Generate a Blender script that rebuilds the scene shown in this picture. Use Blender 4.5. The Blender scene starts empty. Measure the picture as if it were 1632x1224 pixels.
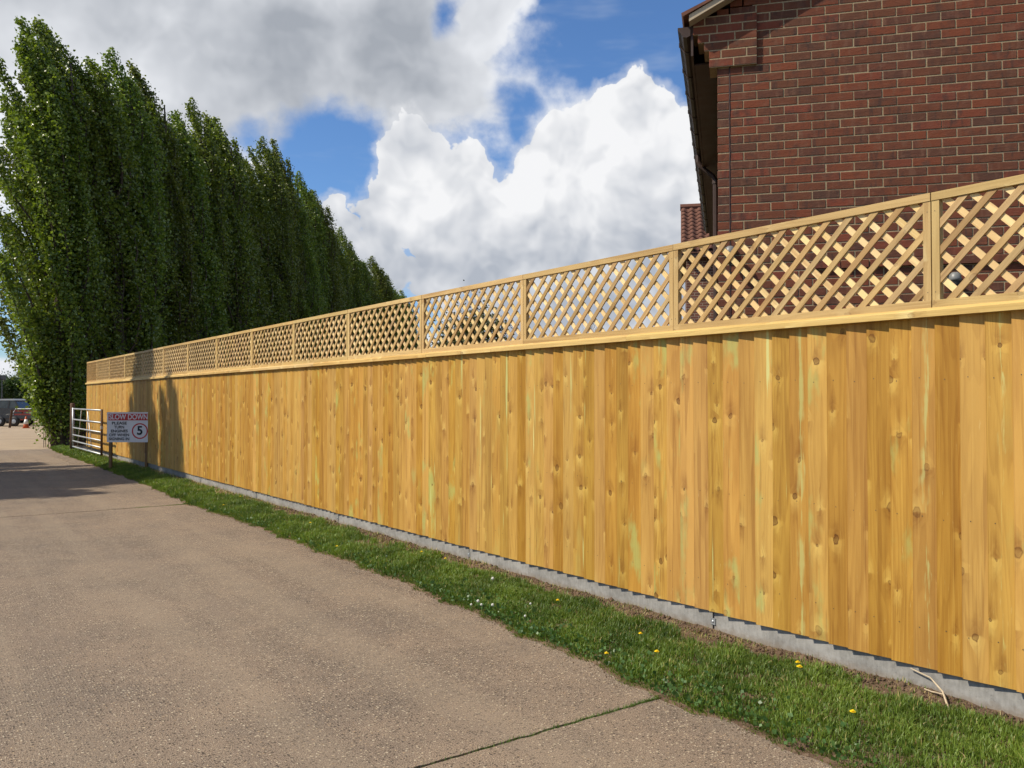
import bpy, math, random
import numpy as np
from mathutils import Vector, Matrix

R = math.radians
rng = np.random.default_rng(7)
random.seed(7)
scene = bpy.context.scene
COL = scene.collection

# ------------------------------------------------------------------ camera
CAM_YAW = 35.784
cd = bpy.data.cameras.new('camera')
cam = bpy.data.objects.new('camera', cd)
COL.objects.link(cam)
cam.location = (0, 0, 1.6)
cam.rotation_euler = (R(90 + 1.005), 0, R(-CAM_YAW))
cd.sensor_width = 36.0
cd.lens = 1343 / 1632 * 36.0
cd.clip_start = 0.05
cd.clip_end = 3000
scene.camera = cam

# ------------------------------------------------------------------ light
SUN_BEARING, SUN_EL = -70.0, 47.0          # degrees clockwise from +Y, degrees above the horizon
sun_dir = Vector((math.sin(R(SUN_BEARING)) * math.cos(R(SUN_EL)),
                  math.cos(R(SUN_BEARING)) * math.cos(R(SUN_EL)), math.sin(R(SUN_EL))))
sd = bpy.data.lights.new('sun', 'SUN')
sd.energy = 5.0
sd.angle = R(0.53)
sd.color = (1.0, 0.91, 0.76)
sun = bpy.data.objects.new('sun', sd)
COL.objects.link(sun)
sun.location = (-20, 10, 30)
sun.rotation_euler = sun_dir.to_track_quat('Z', 'Y').to_euler()

vs = scene.view_settings
vs.view_transform = 'Standard'
vs.look = 'None'
vs.exposure = 0.2
vs.gamma = 1.0
vs.use_curve_mapping = False
scene.render.engine = 'CYCLES'
scene.cycles.use_denoising = True
scene.cycles.max_bounces = 5
scene.cycles.use_adaptive_sampling = True
scene.cycles.adaptive_threshold = 0.02
scene.cycles.transparent_max_bounces = 6
scene.cycles.sample_clamp_indirect = 6.0

# ------------------------------------------------------------------ node helper
class NT:
    def __init__(self, tree):
        self.t = tree
        self.n = tree.nodes
        self.l = tree.links
    def set(self, sock, v):
        if isinstance(v, bpy.types.NodeSocket):
            self.l.new(v, sock)
        elif v is not None:
            if hasattr(sock, 'default_value'):
                dv = sock.default_value
                if hasattr(dv, '__len__') and not isinstance(v, (tuple, list, Vector)):
                    v = [v] * len(dv)
                if hasattr(dv, '__len__') and len(dv) == 4 and len(v) == 3:
                    v = (*v, 1.0)
                sock.default_value = v
    def node(self, typ, ins=None, out=0, **props):
        n = self.n.new(typ)
        for k, v in props.items():
            setattr(n, k, v)
        for k, v in (ins or {}).items():
            self.set(n.inputs[k], v)
        return n.outputs[out] if out is not None else n
    def m(self, op, a, b=None, c=None, clamp=False):
        n = self.n.new('ShaderNodeMath')
        n.operation = op
        n.use_clamp = clamp
        for i, v in enumerate((a, b, c)):
            if v is not None:
                self.set(n.inputs[i], v)
        return n.outputs[0]
    def v(self, op, a, b=None, c=None, out=0):
        n = self.n.new('ShaderNodeVectorMath')
        n.operation = op
        self.set(n.inputs[0], a)
        if b is not None:
            self.set(n.inputs['Scale'] if op == 'SCALE' else n.inputs[1], b)
        if c is not None:
            self.set(n.inputs[2], c)
        return n.outputs[out]
    def mix(self, f, a, b, blend='MIX'):
        n = self.n.new('ShaderNodeMix')
        n.data_type = 'RGBA'
        n.blend_type = blend
        self.set(n.inputs[0], f)
        self.set(n.inputs[6], a)
        self.set(n.inputs[7], b)
        return n.outputs[2]
    def sm(self, x, lo, hi, a=0.0, b=1.0, smooth=True):
        n = self.n.new('ShaderNodeMapRange')
        n.interpolation_type = 'SMOOTHSTEP' if smooth else 'LINEAR'
        for k, v in (('Value', x), ('From Min', lo), ('From Max', hi), ('To Min', a), ('To Max', b)):
            self.set(n.inputs[k], v)
        return n.outputs[0]
    def noise(self, vec, scale=1.0, detail=2.0, rough=0.5, out=0, dist=0.0, dim='3D'):
        n = self.n.new('ShaderNodeTexNoise')
        n.noise_dimensions = dim
        for k, v in (('Vector', vec), ('Scale', scale), ('Detail', detail), ('Roughness', rough), ('Distortion', dist)):
            self.set(n.inputs[k], v)
        return n.outputs[out]
    def vor(self, vec, scale=1.0, feature='F1', out='Distance', dim='3D', rnd=1.0, **ins):
        n = self.n.new('ShaderNodeTexVoronoi')
        n.voronoi_dimensions = dim
        n.feature = feature
        self.set(n.inputs['Vector'], vec)
        self.set(n.inputs['Scale'], scale)
        self.set(n.inputs['Randomness'], rnd)
        for k, v in ins.items():
            self.set(n.inputs[k], v)
        return n if out is None else n.outputs[out]
    def xyz(self, vec):
        n = self.n.new('ShaderNodeSeparateXYZ')
        self.set(n.inputs[0], vec)
        return n.outputs
    def comb(self, x, y, z):
        n = self.n.new('ShaderNodeCombineXYZ')
        for i, v in enumerate((x, y, z)):
            self.set(n.inputs[i], v)
        return n.outputs[0]

# ------------------------------------------------------------------ sky: clear blue with cumulus, fixed in world directions
world = bpy.data.worlds.new('World')
scene.world = world
world.use_nodes = True
world.cycles.sampling_method = 'MANUAL'
world.cycles.sample_map_resolution = 256
wt = world.node_tree
wt.nodes.clear()
W = NT(wt)
sky = wt.nodes.new('ShaderNodeTexSky')
sky.sky_type = 'NISHITA'
sky.sun_disc = False
sky.sun_elevation = R(SUN_EL)
sky.sun_rotation = R(SUN_BEARING)
sky.altitude = 0
sky.air_density = 1.0
sky.dust_density = 0.6
sky.ozone_density = 2.6
dirv = W.v('NORMALIZE', W.node('ShaderNodeTexCoord', out='Generated'))
def dvec(az, el):
    return (math.sin(R(az)) * math.cos(R(el)), math.cos(R(az)) * math.cos(R(el)), math.sin(R(el)))
def blob(vec, az, el, rad, inner=0.25, outer=1.25):
    d = W.v('DISTANCE', vec, dvec(az, el), out=1)
    r = R(rad)
    return W.sm(d, r * outer, r * inner)
def fold(vals, op='MAXIMUM'):
    a = vals[0]
    for b in vals[1:]:
        a = W.m(op, a, b)
    return a
warp1 = W.v('SUBTRACT', W.noise(dirv, 11.0, 3, 0.6, out=1), (0.5, 0.5, 0.5))
warp2 = W.v('SUBTRACT', W.noise(dirv, 42.0, 3, 0.65, out=1), (0.5, 0.5, 0.5))
dw = W.v('ADD', W.v('ADD', dirv, W.v('SCALE', warp1, 0.095)), W.v('SCALE', warp2, 0.026))
dsoft = W.v('ADD', dirv, W.v('SCALE', warp1, 0.05))
# heaped white cumulus above the fence
CUM = [(43.2, 16.6, 6.2), (43.6, 19.6, 3.2), (39.4, 15.9, 3.6), (46.8, 16.2, 3.4), (44.2, 12.3, 6.8), (37.7, 12.0, 5.8), (31.7, 14.6, 3.4),
       (29.4, 15.9, 2.6), (28.3, 12.6, 3.8), (33.4, 10.2, 6.0), (40.6, 8.5, 6.6), (24.0, 11.8, 2.2), (26.5, 9.5, 3.4), (51, 13, 6),
       (48.5, 8.5, 6.0), (35, 4, 5.0), (44, 3, 5.5), (23, 6, 4.5), (19.2, 15.0, 1.5)]
GREY = [(18.5, 21.9, 9.0), (12.1, 21.9, 9.6), (26.6, 24.2, 7.4), (32.4, 22.2, 3.2), (34.6, 24.9, 3.2), (23.0, 21.4, 4.6), (6.9, 22.0, 7.3),
        (0.7, 16.6, 9.4), (29.8, 19.8, 3.6), (14, 30, 9), (25, 31, 8), (2, 28, 9), (-8, 22, 9)]
HOLE = [(39.4, 22.4, 4.6), (22.2, 16.6, 4.2), (44.1, 24.4, 4.8), (24.9, 14.6, 2.2), (30.8, 24.9, 1.6), (18.5, 17.0, 1.9),
        (47.4, 21.2, 2.4), (24.4, 16.6, 2.0), (36.4, 19.4, 2.2), (40, 27, 4), (49, 23.5, 4)]
cum = fold([blob(dw, *b) for b in CUM])
grey = fold([blob(dw, *b, inner=0.0, outer=1.35) for b in GREY])
hole = fold([blob(dsoft, *b, inner=0.1, outer=1.35) for b in HOLE])
shade_g = fold([blob(dsoft, *b, inner=0.0, outer=1.3) for b in ((20.5, 21.6, 9.0), (27.5, 22.6, 7.5), (8.0, 27.0, 9.0), (22.0, 30.0, 9.0))])
dx, dy, dz = W.xyz(dirv)
den = W.m('ADD', W.m('MAXIMUM', dz, 0.0), 0.22)
pl = W.comb(W.m('DIVIDE', dx, den), W.m('DIVIDE', dy, den), 0.0)
gen = W.sm(W.noise(W.v('ADD', pl, (3.7, 1.2, 0.0)), 1.05, 6, 0.55), 0.45, 0.68)
lump = W.vor(W.v('ADD', dirv, W.v('SCALE', warp1, 0.06)), 26.0, Detail=1.0, Roughness=0.6)
fb = W.noise(dirv, 16.0, 7, 0.62)
fa = W.noise(dsoft, 15.0, 3, 0.5)
fa_s = W.noise(W.v('ADD', dsoft, tuple((sun_dir * 0.55 + Vector((0, 0, 0.45))) * 0.022)), 15.0, 3, 0.5)
puff = W.m('SUBTRACT', 0.42, lump)
fil = W.m('SUBTRACT', fb, 0.5)
d_c = W.m('ADD', W.m('SUBTRACT', W.m('ADD', W.m('MULTIPLY', cum, 1.1), W.m('MULTIPLY', puff, 0.50)), W.m('MULTIPLY', hole, 0.5)), W.m('MULTIPLY', fil, 0.75))
a_c = W.m('MAXIMUM', W.sm(d_c, 0.27, 0.39), W.m('MULTIPLY', W.sm(d_c, -0.05, 0.36), 0.40))
d_g = W.m('ADD', W.m('SUBTRACT', W.m('MAXIMUM', W.m('MULTIPLY', grey, 1.15), W.m('MULTIPLY', gen, 0.8)), W.m('MULTIPLY', hole, 0.6)), W.m('MULTIPLY', fil, 0.85))
a_g = W.sm(d_g, 0.0, 0.62)
thin = W.m('MULTIPLY', W.sm(W.noise(W.v('MULTIPLY', dirv, (5.0, 5.0, 22.0)), 1.0, 4, 0.6), 0.5, 0.8), 0.30)
relief = W.m('MULTIPLY', W.m('SUBTRACT', fa_s, fa), 2.6)
low = W.sm(dz, R(14.5), R(7.0))
right = W.sm(W.v('DISTANCE', dirv, dvec(49.5, 10.0), out=1), R(10.0), R(2.0))
sh_c = W.m('ADD', W.m('ADD', W.m('ADD', W.m('MULTIPLY', low, 0.68), W.m('MULTIPLY', right, 0.22)), relief),
           W.m('ADD', W.m('MULTIPLY', W.m('SUBTRACT', fa, 0.45), 0.9), W.m('MULTIPLY', puff, -0.22)), clamp=True)
col_c = W.mix(sh_c, (9.4, 9.45, 9.6), (4.6, 5.0, 5.7))
sh_g = W.m('ADD', W.m('MULTIPLY', shade_g, 0.92), W.m('ADD', W.m('MULTIPLY', W.m('SUBTRACT', fa, 0.48), 0.7), W.m('MULTIPLY', relief, 0.5)), clamp=True)
col_g = W.mix(sh_g, (8.9, 9.1, 9.5), (3.9, 4.2, 4.7))
skycol = W.mix(1.0, sky.outputs[0], (0.86, 1.16, 1.50), 'MULTIPLY')
skycol = W.mix(thin, skycol, (7.0, 7.6, 8.4))
c1 = W.mix(a_g, skycol, col_g)
c2 = W.mix(a_c, c1, col_c)
bg = W.node('ShaderNodeBackground', {'Color': c2, 'Strength': 0.085})
W.l.new(bg, W.node('ShaderNodeOutputWorld', out=None).inputs[0])

# ------------------------------------------------------------------ object helpers
def tag(o, label=None, cat=None, group=None, kind=None):
    if label: o['label'] = label
    if cat: o['category'] = cat
    if group: o['group'] = group
    if kind: o['kind'] = kind
    return o
def empty(name, loc=(0, 0, 0), rz=0.0):
    o = bpy.data.objects.new(name, None)
    o.empty_display_size = 0.2
    COL.objects.link(o)
    o.location = loc
    o.rotation_euler = (0, 0, rz)
    return o
def link(name, me, parent=None, loc=(0, 0, 0), rot=None, scale=None):
    o = bpy.data.objects.new(name, me)
    COL.objects.link(o)
    o.location = loc
    if rot is not None: o.rotation_euler = rot
    if scale is not None: o.scale = scale
    if parent is not None: o.parent = parent
    return o

class MB:
    """collects polygons for one mesh; wood coordinates (across, along, depth) are kept per vertex"""
    def __init__(self):
        self.v, self.f, self.w, self.mi = [], [], [], []
    def add(self, verts, faces, wood=None, mi=0):
        b = len(self.v)
        self.v += [tuple(p) for p in verts]
        self.w += [tuple(p) for p in (wood if wood is not None else verts)]
        self.f += [tuple(b + i for i in f) for f in faces]
        self.mi += [mi] * len(faces)
        return self
    def box(self, x0, x1, y0, y1, z0, z1, grain=None, mi=0, seed=None):
        vs_ = [(x, y, z) for z in (z0, z1) for y in (y0, y1) for x in (x0, x1)]
        fs = [(0, 2, 3, 1), (4, 5, 7, 6), (0, 1, 5, 4), (2, 6, 7, 3), (0, 4, 6, 2), (1, 3, 7, 5)]
        wd = None
        if grain:
            o = random.uniform(0, 50) if seed is None else seed
            k = {'x': (1, 0, 2), 'y': (0, 1, 2), 'z': (0, 2, 1)}[grain]
            wd = [(p[k[0]] + p[k[2]] + o, p[k[1]] + o * 3, o) for p in vs_]
        return self.add(vs_, fs, wd, mi)
    def prism(self, poly, axis, a0, a1, grain=False, mi=0):
        """poly: list of 2-D points, extruded along axis ('x','y','z') from a0 to a1"""
        n = len(poly)
        def p3(p, a):
            return {'x': (a, p[0], p[1]), 'y': (p[0], a, p[1]), 'z': (p[0], p[1], a)}[axis]
        vs_ = [p3(p, a0) for p in poly] + [p3(p, a1) for p in poly]
        fs = [tuple(range(n))[::-1], tuple(range(n, 2 * n))] + [(i, (i + 1) % n, n + (i + 1) % n, n + i) for i in range(n)]
        o = random.uniform(0, 50)
        wd = [(p[0] + p[1] + o, a0 + o * 3, o) for p in poly] + [(p[0] + p[1] + o, a1 + o * 3, o) for p in poly] if grain else None
        return self.add(vs_, fs, wd, mi)
    def tube(self, pts, rad, n=8, mi=0, caps=True):
        pts = [Vector(p) for p in pts]
        rs = rad if isinstance(rad, (list, tuple)) else [rad] * len(pts)
        vs_, fs = [], []
        ref = None
        for i, p in enumerate(pts):
            t = (pts[min(i + 1, len(pts) - 1)] - pts[max(i - 1, 0)]).normalized()
            if ref is None:
                ref = t.orthogonal().normalized()
            else:
                ref = (ref - t * ref.dot(t)).normalized()
            bi = t.cross(ref)
            for k in range(n):
                a = 2 * math.pi * k / n
                vs_.append(p + (ref * math.cos(a) + bi * math.sin(a)) * rs[i])
        for i in range(len(pts) - 1):
            for k in range(n):
                a, b = i * n + k, i * n + (k + 1) % n
                fs.append((a, b, b + n, a + n))
        if caps:
            fs.append(tuple(range(n))[::-1])
            fs.append(tuple(range((len(pts) - 1) * n, len(pts) * n)))
        return self.add(vs_, fs, None, mi)
    def lathe(self, prof, c=(0, 0, 0), n=16, mi=0):
        vs_, fs = [], []
        for r_, z in prof:
            for k in range(n):
                a = 2 * math.pi * k / n
                vs_.append((c[0] + r_ * math.cos(a), c[1] + r_ * math.sin(a), c[2] + z))
        for i in range(len(prof) - 1):
            for k in range(n):
                a, b = i * n + k, i * n + (k + 1) % n
                fs.append((a, b, b + n, a + n))
        fs.append(tuple(range(n))[::-1])
        fs.append(tuple(range((len(prof) - 1) * n, len(prof) * n)))
        return self.add(vs_, fs, None, mi)
    def mesh(self, name, mats, smooth=False):
        me = bpy.data.meshes.new(name)
        me.from_pydata(self.v, [], self.f)
        a = me.attributes.new('wood', 'FLOAT_VECTOR', 'POINT')
        a.data.foreach_set('vector', np.array(self.w, dtype=np.float32).ravel())
        for mt in (mats if isinstance(mats, (list, tuple)) else [mats]):
            me.materials.append(mt)
        if any(self.mi):
            me.polygons.foreach_set('material_index', self.mi)
        if smooth:
            me.polygons.foreach_set('use_smooth', [True] * len(me.polygons))
        me.update()
        return me
    def build(self, name, mats, parent=None, loc=(0, 0, 0), rot=None, smooth=False):
        return link(name, self.mesh(name, mats, smooth), parent, loc, rot)

def np_mesh(name, verts, faces_list, mat, attrs=None, smooth=False):
    """verts (N,3); faces_list: list of (M,k) index arrays; attrs: {name: (N,) floats}"""
    me = bpy.data.meshes.new(name)
    me.vertices.add(len(verts))
    me.vertices.foreach_set('co', np.ascontiguousarray(verts, dtype=np.float32).ravel())
    loops = np.concatenate([f.ravel() for f in faces_list]).astype(np.int32)
    sizes = np.concatenate([np.full(len(f), f.shape[1]) for f in faces_list]).astype(np.int32)
    starts = np.concatenate([[0], np.cumsum(sizes)[:-1]]).astype(np.int32)
    me.loops.add(len(loops))
    me.loops.foreach_set('vertex_index', loops)
    me.polygons.add(len(sizes))
    me.polygons.foreach_set('loop_start', starts)
    me.polygons.foreach_set('loop_total', sizes)
    for k, a in (attrs or {}).items():
        at = me.attributes.new(k, 'FLOAT', 'POINT')
        at.data.foreach_set('value', np.ascontiguousarray(a, dtype=np.float32))
    if smooth:
        me.polygons.foreach_set('use_smooth', np.ones(len(sizes), dtype=bool))
    me.materials.append(mat)
    me.update(calc_edges=True)
    me.validate()
    return me

# ------------------------------------------------------------------ materials
def new_mat(name):
    mt = bpy.data.materials.new(name)
    mt.use_nodes = True
    mt.node_tree.nodes.clear()
    return mt, NT(mt.node_tree)
def finish(N, color, rough=0.7, bump=None, bstr=0.3, bdist=0.01, metal=0.0, spec=0.4, **extra):
    p = N.node('ShaderNodeBsdfPrincipled', {'Base Color': color, 'Roughness': rough, 'Metallic': metal, 'Specular IOR Level': spec}, out=None)
    for k, v in extra.items():
        N.set(p.inputs[k], v)
    if bump is not None:
        b = N.node('ShaderNodeBump', {'Height': bump, 'Strength': bstr, 'Distance': bdist})
        N.l.new(b, p.inputs['Normal'])
    N.l.new(p.outputs[0], N.node('ShaderNodeOutputMaterial', out=None).inputs[0])
def simple(name, color, rough=0.6, metal=0.0, spec=0.4, var=0.12, scale=30.0, bstr=0.1):
    mt, N = new_mat(name)
    co = N.node('ShaderNodeTexCoord', out='Object')
    n = N.noise(co, scale, 4, 0.6)
    n2 = N.noise(co, scale * 0.13, 3, 0.6)
    f = N.m('ADD', N.m('MULTIPLY', n, 0.5), N.m('MULTIPLY', n2, 0.5))
    c = N.mix(N.sm(f, 0.3, 0.7), tuple(x * (1 - var) for x in color), tuple(min(1, x * (1 + var)) for x in color))
    finish(N, c, N.sm(n, 0.2, 0.8, rough - 0.08, min(1, rough + 0.08)), n, bstr, 0.003, metal, spec)
    return mt

def wood(name, pale, dark, knots=1.0, stain=1.0, var=0.22, fibre=1.0, rough=0.62):
    mt, N = new_mat(name)
    rnd = N.node('ShaderNodeObjectInfo', out='Random')
    att = N.node('ShaderNodeAttribute', out='Vector', attribute_name='wood')
    off = N.comb(N.m('MULTIPLY', rnd, 57.3), N.m('MULTIPLY', rnd, 191.7), N.m('MULTIPLY', rnd, 23.1))
    P = N.v('ADD', att, off)
    wn = N.node('ShaderNodeTexWhiteNoise', {'W': rnd}, out=1, noise_dimensions='1D')
    r1, r2, r3 = N.xyz(wn)
    u, v_, w_ = N.xyz(P)
    # knots
    ks = (7.5, 3.1, 0.0)
    Pk = N.v('MULTIPLY', P, ks)
    vo = N.vor(Pk, 1.0, out=None, dim='2D', rnd=1.0)
    dk = N.v('DIVIDE', N.v('SUBTRACT', Pk, vo.outputs['Position']), (ks[0], ks[1] * 1.35, 1.0))
    kw = N.noise(P, 28.0, 2, 0.5, out=1)
    dk = N.v('ADD', N.v('MULTIPLY', dk, (1, 1, 0)), N.v('MULTIPLY', N.v('SUBTRACT', kw, (0.5, 0.5, 0.5)), (0.022, 0.034, 0)))
    kd = N.v('LENGTH', dk, out=1)
    kc = N.xyz(vo.outputs['Color'])
    kon = N.m('MULTIPLY', N.m('GREATER_THAN', kc[0], 0.42), knots)
    krad = N.m('MULTIPLY_ADD', N.m('MULTIPLY', kc[1], kc[1]), 0.014, 0.0045)
    kin = N.m('MULTIPLY', N.sm(kd, krad, N.m('MULTIPLY', krad, 0.55)), kon)
    kring = N.m('MULTIPLY', N.m('SUBTRACT', N.sm(kd, N.m('MULTIPLY', krad, 1.35), krad), N.sm(kd, N.m('MULTIPLY', krad, 0.95), N.m('MULTIPLY', krad, 0.6))), kon, clamp=True)
    khalo = N.m('MULTIPLY', N.sm(kd, N.m('MULTIPLY_ADD', krad, 2.2, 0.03), krad), kon)
    tail = N.m('MULTIPLY', N.m('MULTIPLY', N.sm(N.m('ABSOLUTE', N.xyz(dk)[0]), N.m('MULTIPLY', krad, 1.3), 0.0), N.sm(N.m('ABSOLUTE', N.m('ADD', N.xyz(dk)[1], N.m('MULTIPLY', N.m('SUBTRACT', kc[2], 0.5), 0.10))), 0.13, 0.02)), kon)
    sg = N.m('SIGN', N.m('SUBTRACT', kc[2], 0.35))
    dkx, dky, _z = N.xyz(dk)
    sy_ = N.m('MULTIPLY', dky, sg)
    wide = N.sm(N.m('ABSOLUTE', dkx), N.m('MULTIPLY_ADD', kc[1], 0.05, 0.022), 0.004)
    palef = N.m('MULTIPLY', N.m('MULTIPLY', wide, N.m('MULTIPLY', N.sm(sy_, -0.10, -0.005), N.sm(sy_, 0.012, -0.002))), kon)
    darkf = N.m('MULTIPLY', N.m('MULTIPLY', wide, N.m('MULTIPLY', N.sm(sy_, 0.11, 0.01), N.sm(sy_, 0.0, 0.010))), kon)
    # growth rings: contour lines of a field stretched along the board, bending round the knots
    fld = N.noise(N.v('MULTIPLY', P, (7.0, 0.55, 1.0)), 1.0, 2, 0.45)
    fld2 = N.m('ADD', N.m('MULTIPLY', fld, N.m('MULTIPLY_ADD', r2, 9.0, 7.0)), N.m('MULTIPLY', u, 14.0))
    fld3 = N.m('ADD', fld2, N.m('MULTIPLY', khalo, 1.1))
    ringf = N.m('FRACT', fld3)
    ring = N.m('MULTIPLY', N.sm(ringf, 0.15, 0.85), N.sm(ringf, 1.0, 0.9))
    fib = N.noise(N.v('MULTIPLY', P, (260.0, 5.0, 40.0)), 1.0, 3, 0.6)
    fib2 = N.noise(N.v('MULTIPLY', P, (60.0, 2.2, 10.0)), 1.0, 3, 0.6)
    broad = N.noise(N.v('MULTIPLY', P, (9.0, 1.1, 1.0)), 1.0, 4, 0.55)
    streak = N.noise(N.v('MULTIPLY', N.v('ADD', P, (31, 7, 3)), (22.0, 0.7, 2.0)), 1.0, 3, 0.55)
    t = N.m('ADD', N.m('MULTIPLY', ring, 0.20), N.m('MULTIPLY', N.sm(broad, 0.3, 0.72), 0.52))
    t = N.m('ADD', t, N.m('MULTIPLY', N.m('SUBTRACT', fib, 0.5), 0.35 * fibre))
    t = N.m('ADD', t, N.m('MULTIPLY', N.m('SUBTRACT', fib2, 0.5), 0.32 * fibre))
    t = N.m('ADD', t, N.m('MULTIPLY', N.m('SUBTRACT', r1, 0.5), 0.46))
    t = N.m('SUBTRACT', N.m('ADD', t, N.m('MULTIPLY', tail, 0.45)), N.m('MULTIPLY', N.m('MULTIPLY', khalo, kc[2]), 0.25), clamp=True)
    c = N.mix(t, pale, dark)
    c = N.mix(N.m('MULTIPLY', N.sm(streak, 0.60, 0.64), 0.38), c, tuple(x * y for x, y in zip(dark, (0.72, 0.62, 0.6))))
    c = N.mix(N.m('MULTIPLY', N.sm(streak, 0.34, 0.22), 0.35), c, tuple(min(1, x * y) for x, y in zip(pale, (1.12, 1.18, 1.35))))
    c = N.mix(N.m('MULTIPLY', palef, N.m('MULTIPLY_ADD', kc[0], 1.0, -0.25)), c, tuple(min(1, x * y) for x, y in zip(pale, (1.22, 1.42, 1.75))))
    c = N.mix(N.m('MULTIPLY', darkf, 0.50), c, tuple(x * y for x, y in zip(dark, (0.78, 0.70, 0.72))))
    lines = N.noise(N.v('MULTIPLY', N.v('ADD', P, (13, 1, 4)), (95.0, 0.9, 1.0)), 1.0, 2, 0.5)
    c = N.mix(N.m('MULTIPLY', N.sm(lines, 0.63, 0.66), 0.26), c, tuple(min(1, x * y) for x, y in zip(pale, (1.12, 1.22, 1.45))))
    c = N.mix(N.m('MULTIPLY', N.sm(lines, 0.37, 0.34), 0.24), c, tuple(x * y for x, y in zip(dark, (0.70, 0.62, 0.60))))
    if stain > 0:
        gs = N.noise(N.v('MULTIPLY', N.v('ADD', P, (3, 71, 9)), (7.0, 2.0, 1.0)), 1.0, 4, 0.6)
        gsf = N.m('MULTIPLY', N.m('MULTIPLY', N.sm(gs, 0.54, 0.68), N.sm(r3, 0.55, 0.85)), 0.72 * stain)
        c = N.mix(gsf, c, (0.33, 0.34, 0.10))
        # pale green run of preservative below some knots
        run = N.m('MULTIPLY', N.sm(N.noise(N.v('MULTIPLY', N.v('ADD', P, (9, 17, 2)), (26.0, 0.9, 1.0)), 1.0, 3, 0.55), 0.63, 0.70), N.sm(r2, 0.70, 0.85))
        c = N.mix(N.m('MULTIPLY', run, 0.7 * stain), c, (0.50, 0.52, 0.20))
        # a few boards stained in long green runs
        gst = N.node('ShaderNodeAttribute', out='Fac', attribute_name='stain', attribute_type='OBJECT')
        ua, va, _w = N.xyz(att)
        mid_ = N.m('MULTIPLY_ADD', N.m('SUBTRACT', N.noise(N.v('MULTIPLY', P, (1.0, 1.6, 1.0)), 1.0, 2, 0.5), 0.5), 0.05, 0.078)
        wid_ = N.sm(N.noise(N.v('MULTIPLY', P, (0.5, 3.4, 1.0)), 1.0, 3, 0.6), 0.40, 0.70, 0.002, 0.048)
        gap_ = N.m('ABSOLUTE', N.m('SUBTRACT', N.m('ADD', ua, N.m('MULTIPLY', N.m('SUBTRACT', fib2, 0.5), 0.03)), mid_))
        runm = N.m('MULTIPLY', N.sm(gap_, wid_, N.m('MULTIPLY', wid_, 0.1)), gst)
        runm = N.m('MULTIPLY', runm, N.sm(N.noise(N.v('MULTIPLY', P, (40.0, 2.6, 1.0)), 1.0, 4, 0.65), 0.42, 0.58))
        c = N.mix(N.m('MULTIPLY', runm, 0.62), c, N.mix(fib2, (0.36, 0.40, 0.12), (0.60, 0.58, 0.24)))
        # fibres torn pale by the saw
        torn = N.m('MULTIPLY', N.sm(N.noise(N.v('MULTIPLY', P, (150.0, 11.0, 1.0)), 1.0, 2, 0.6), 0.66, 0.78),
                   N.sm(N.noise(N.v('MULTIPLY', P, (14.0, 2.6, 1.0)), 1.0, 2, 0.5), 0.52, 0.66))
        c = N.mix(N.m('MULTIPLY', torn, 0.6), c, (0.62, 0.48, 0.20))
    c = N.mix(N.m('MULTIPLY', kin, N.m('MULTIPLY_ADD', kc[2], 0.5, 0.35)), c, tuple(x * y for x, y in zip(dark, (0.62, 0.62, 0.85))))
    c = N.mix(N.m('MULTIPLY', kring, N.m('MULTIPLY_ADD', kc[2], 0.5, 0.45)), c, tuple(x * y for x, y in zip(dark, (0.38, 0.30, 0.36))))
    val = N.m('MULTIPLY_ADD', N.m('SUBTRACT', r3, 0.5), var, 1.0)
    hs = N.node('ShaderNodeHueSaturation', {'Hue': N.m('MULTIPLY_ADD', N.m('SUBTRACT', r2, 0.5), 0.010, 0.5),
                                            'Saturation': N.m('MULTIPLY_ADD', N.m('SUBTRACT', r1, 0.5), 0.08, 1.0), 'Value': val, 'Color': c})
    hgt = N.m('ADD', N.m('MULTIPLY', ring, -0.25), N.m('ADD', N.m('MULTIPLY', fib, 0.5), N.m('ADD', N.m('MULTIPLY', fib2, 0.6), N.m('MULTIPLY', kin, -0.4))))
    finish(N, hs, rough, hgt, 0.35, 0.0025, spec=0.25)
    return mt

M = {}
M['board'] = wood('sawn_board_wood', (0.475, 0.268, 0.054), (0.265, 0.124, 0.020), var=0.20)
M['trellis'] = wood('planed_trellis_wood', (0.52, 0.36, 0.150), (0.35, 0.22, 0.080), knots=0.6, stain=0.0, var=0.25, fibre=0.7)
M['slat_front'] = wood('darker_slat_wood', (0.44, 0.29, 0.125), (0.27, 0.165, 0.065), knots=0.5, stain=0.0, var=0.28, fibre=0.8)  # front slats get a darker tone than the back slats
M['slat_back'] = wood('paler_slat_wood', (0.70, 0.52, 0.25), (0.54, 0.36, 0.15), knots=0.4, stain=0.0, var=0.22, fibre=0.6)
M['capping'] = wood('capping_wood', (0.58, 0.405, 0.155), (0.41, 0.26, 0.085), knots=0.8, stain=0.0, var=0.12, fibre=0.7)
M['post_wood'] = wood('dark_post_wood', (0.25, 0.15, 0.07), (0.14, 0.08, 0.035), knots=0.5, stain=0.0)
M['nail'] = simple('nail_metal', (0.10, 0.085, 0.07), 0.5, 0.8)
M['galv'] = simple('galvanised_steel', (0.40, 0.41, 0.41), 0.48, 0.7, var=0.15, scale=18)

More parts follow.
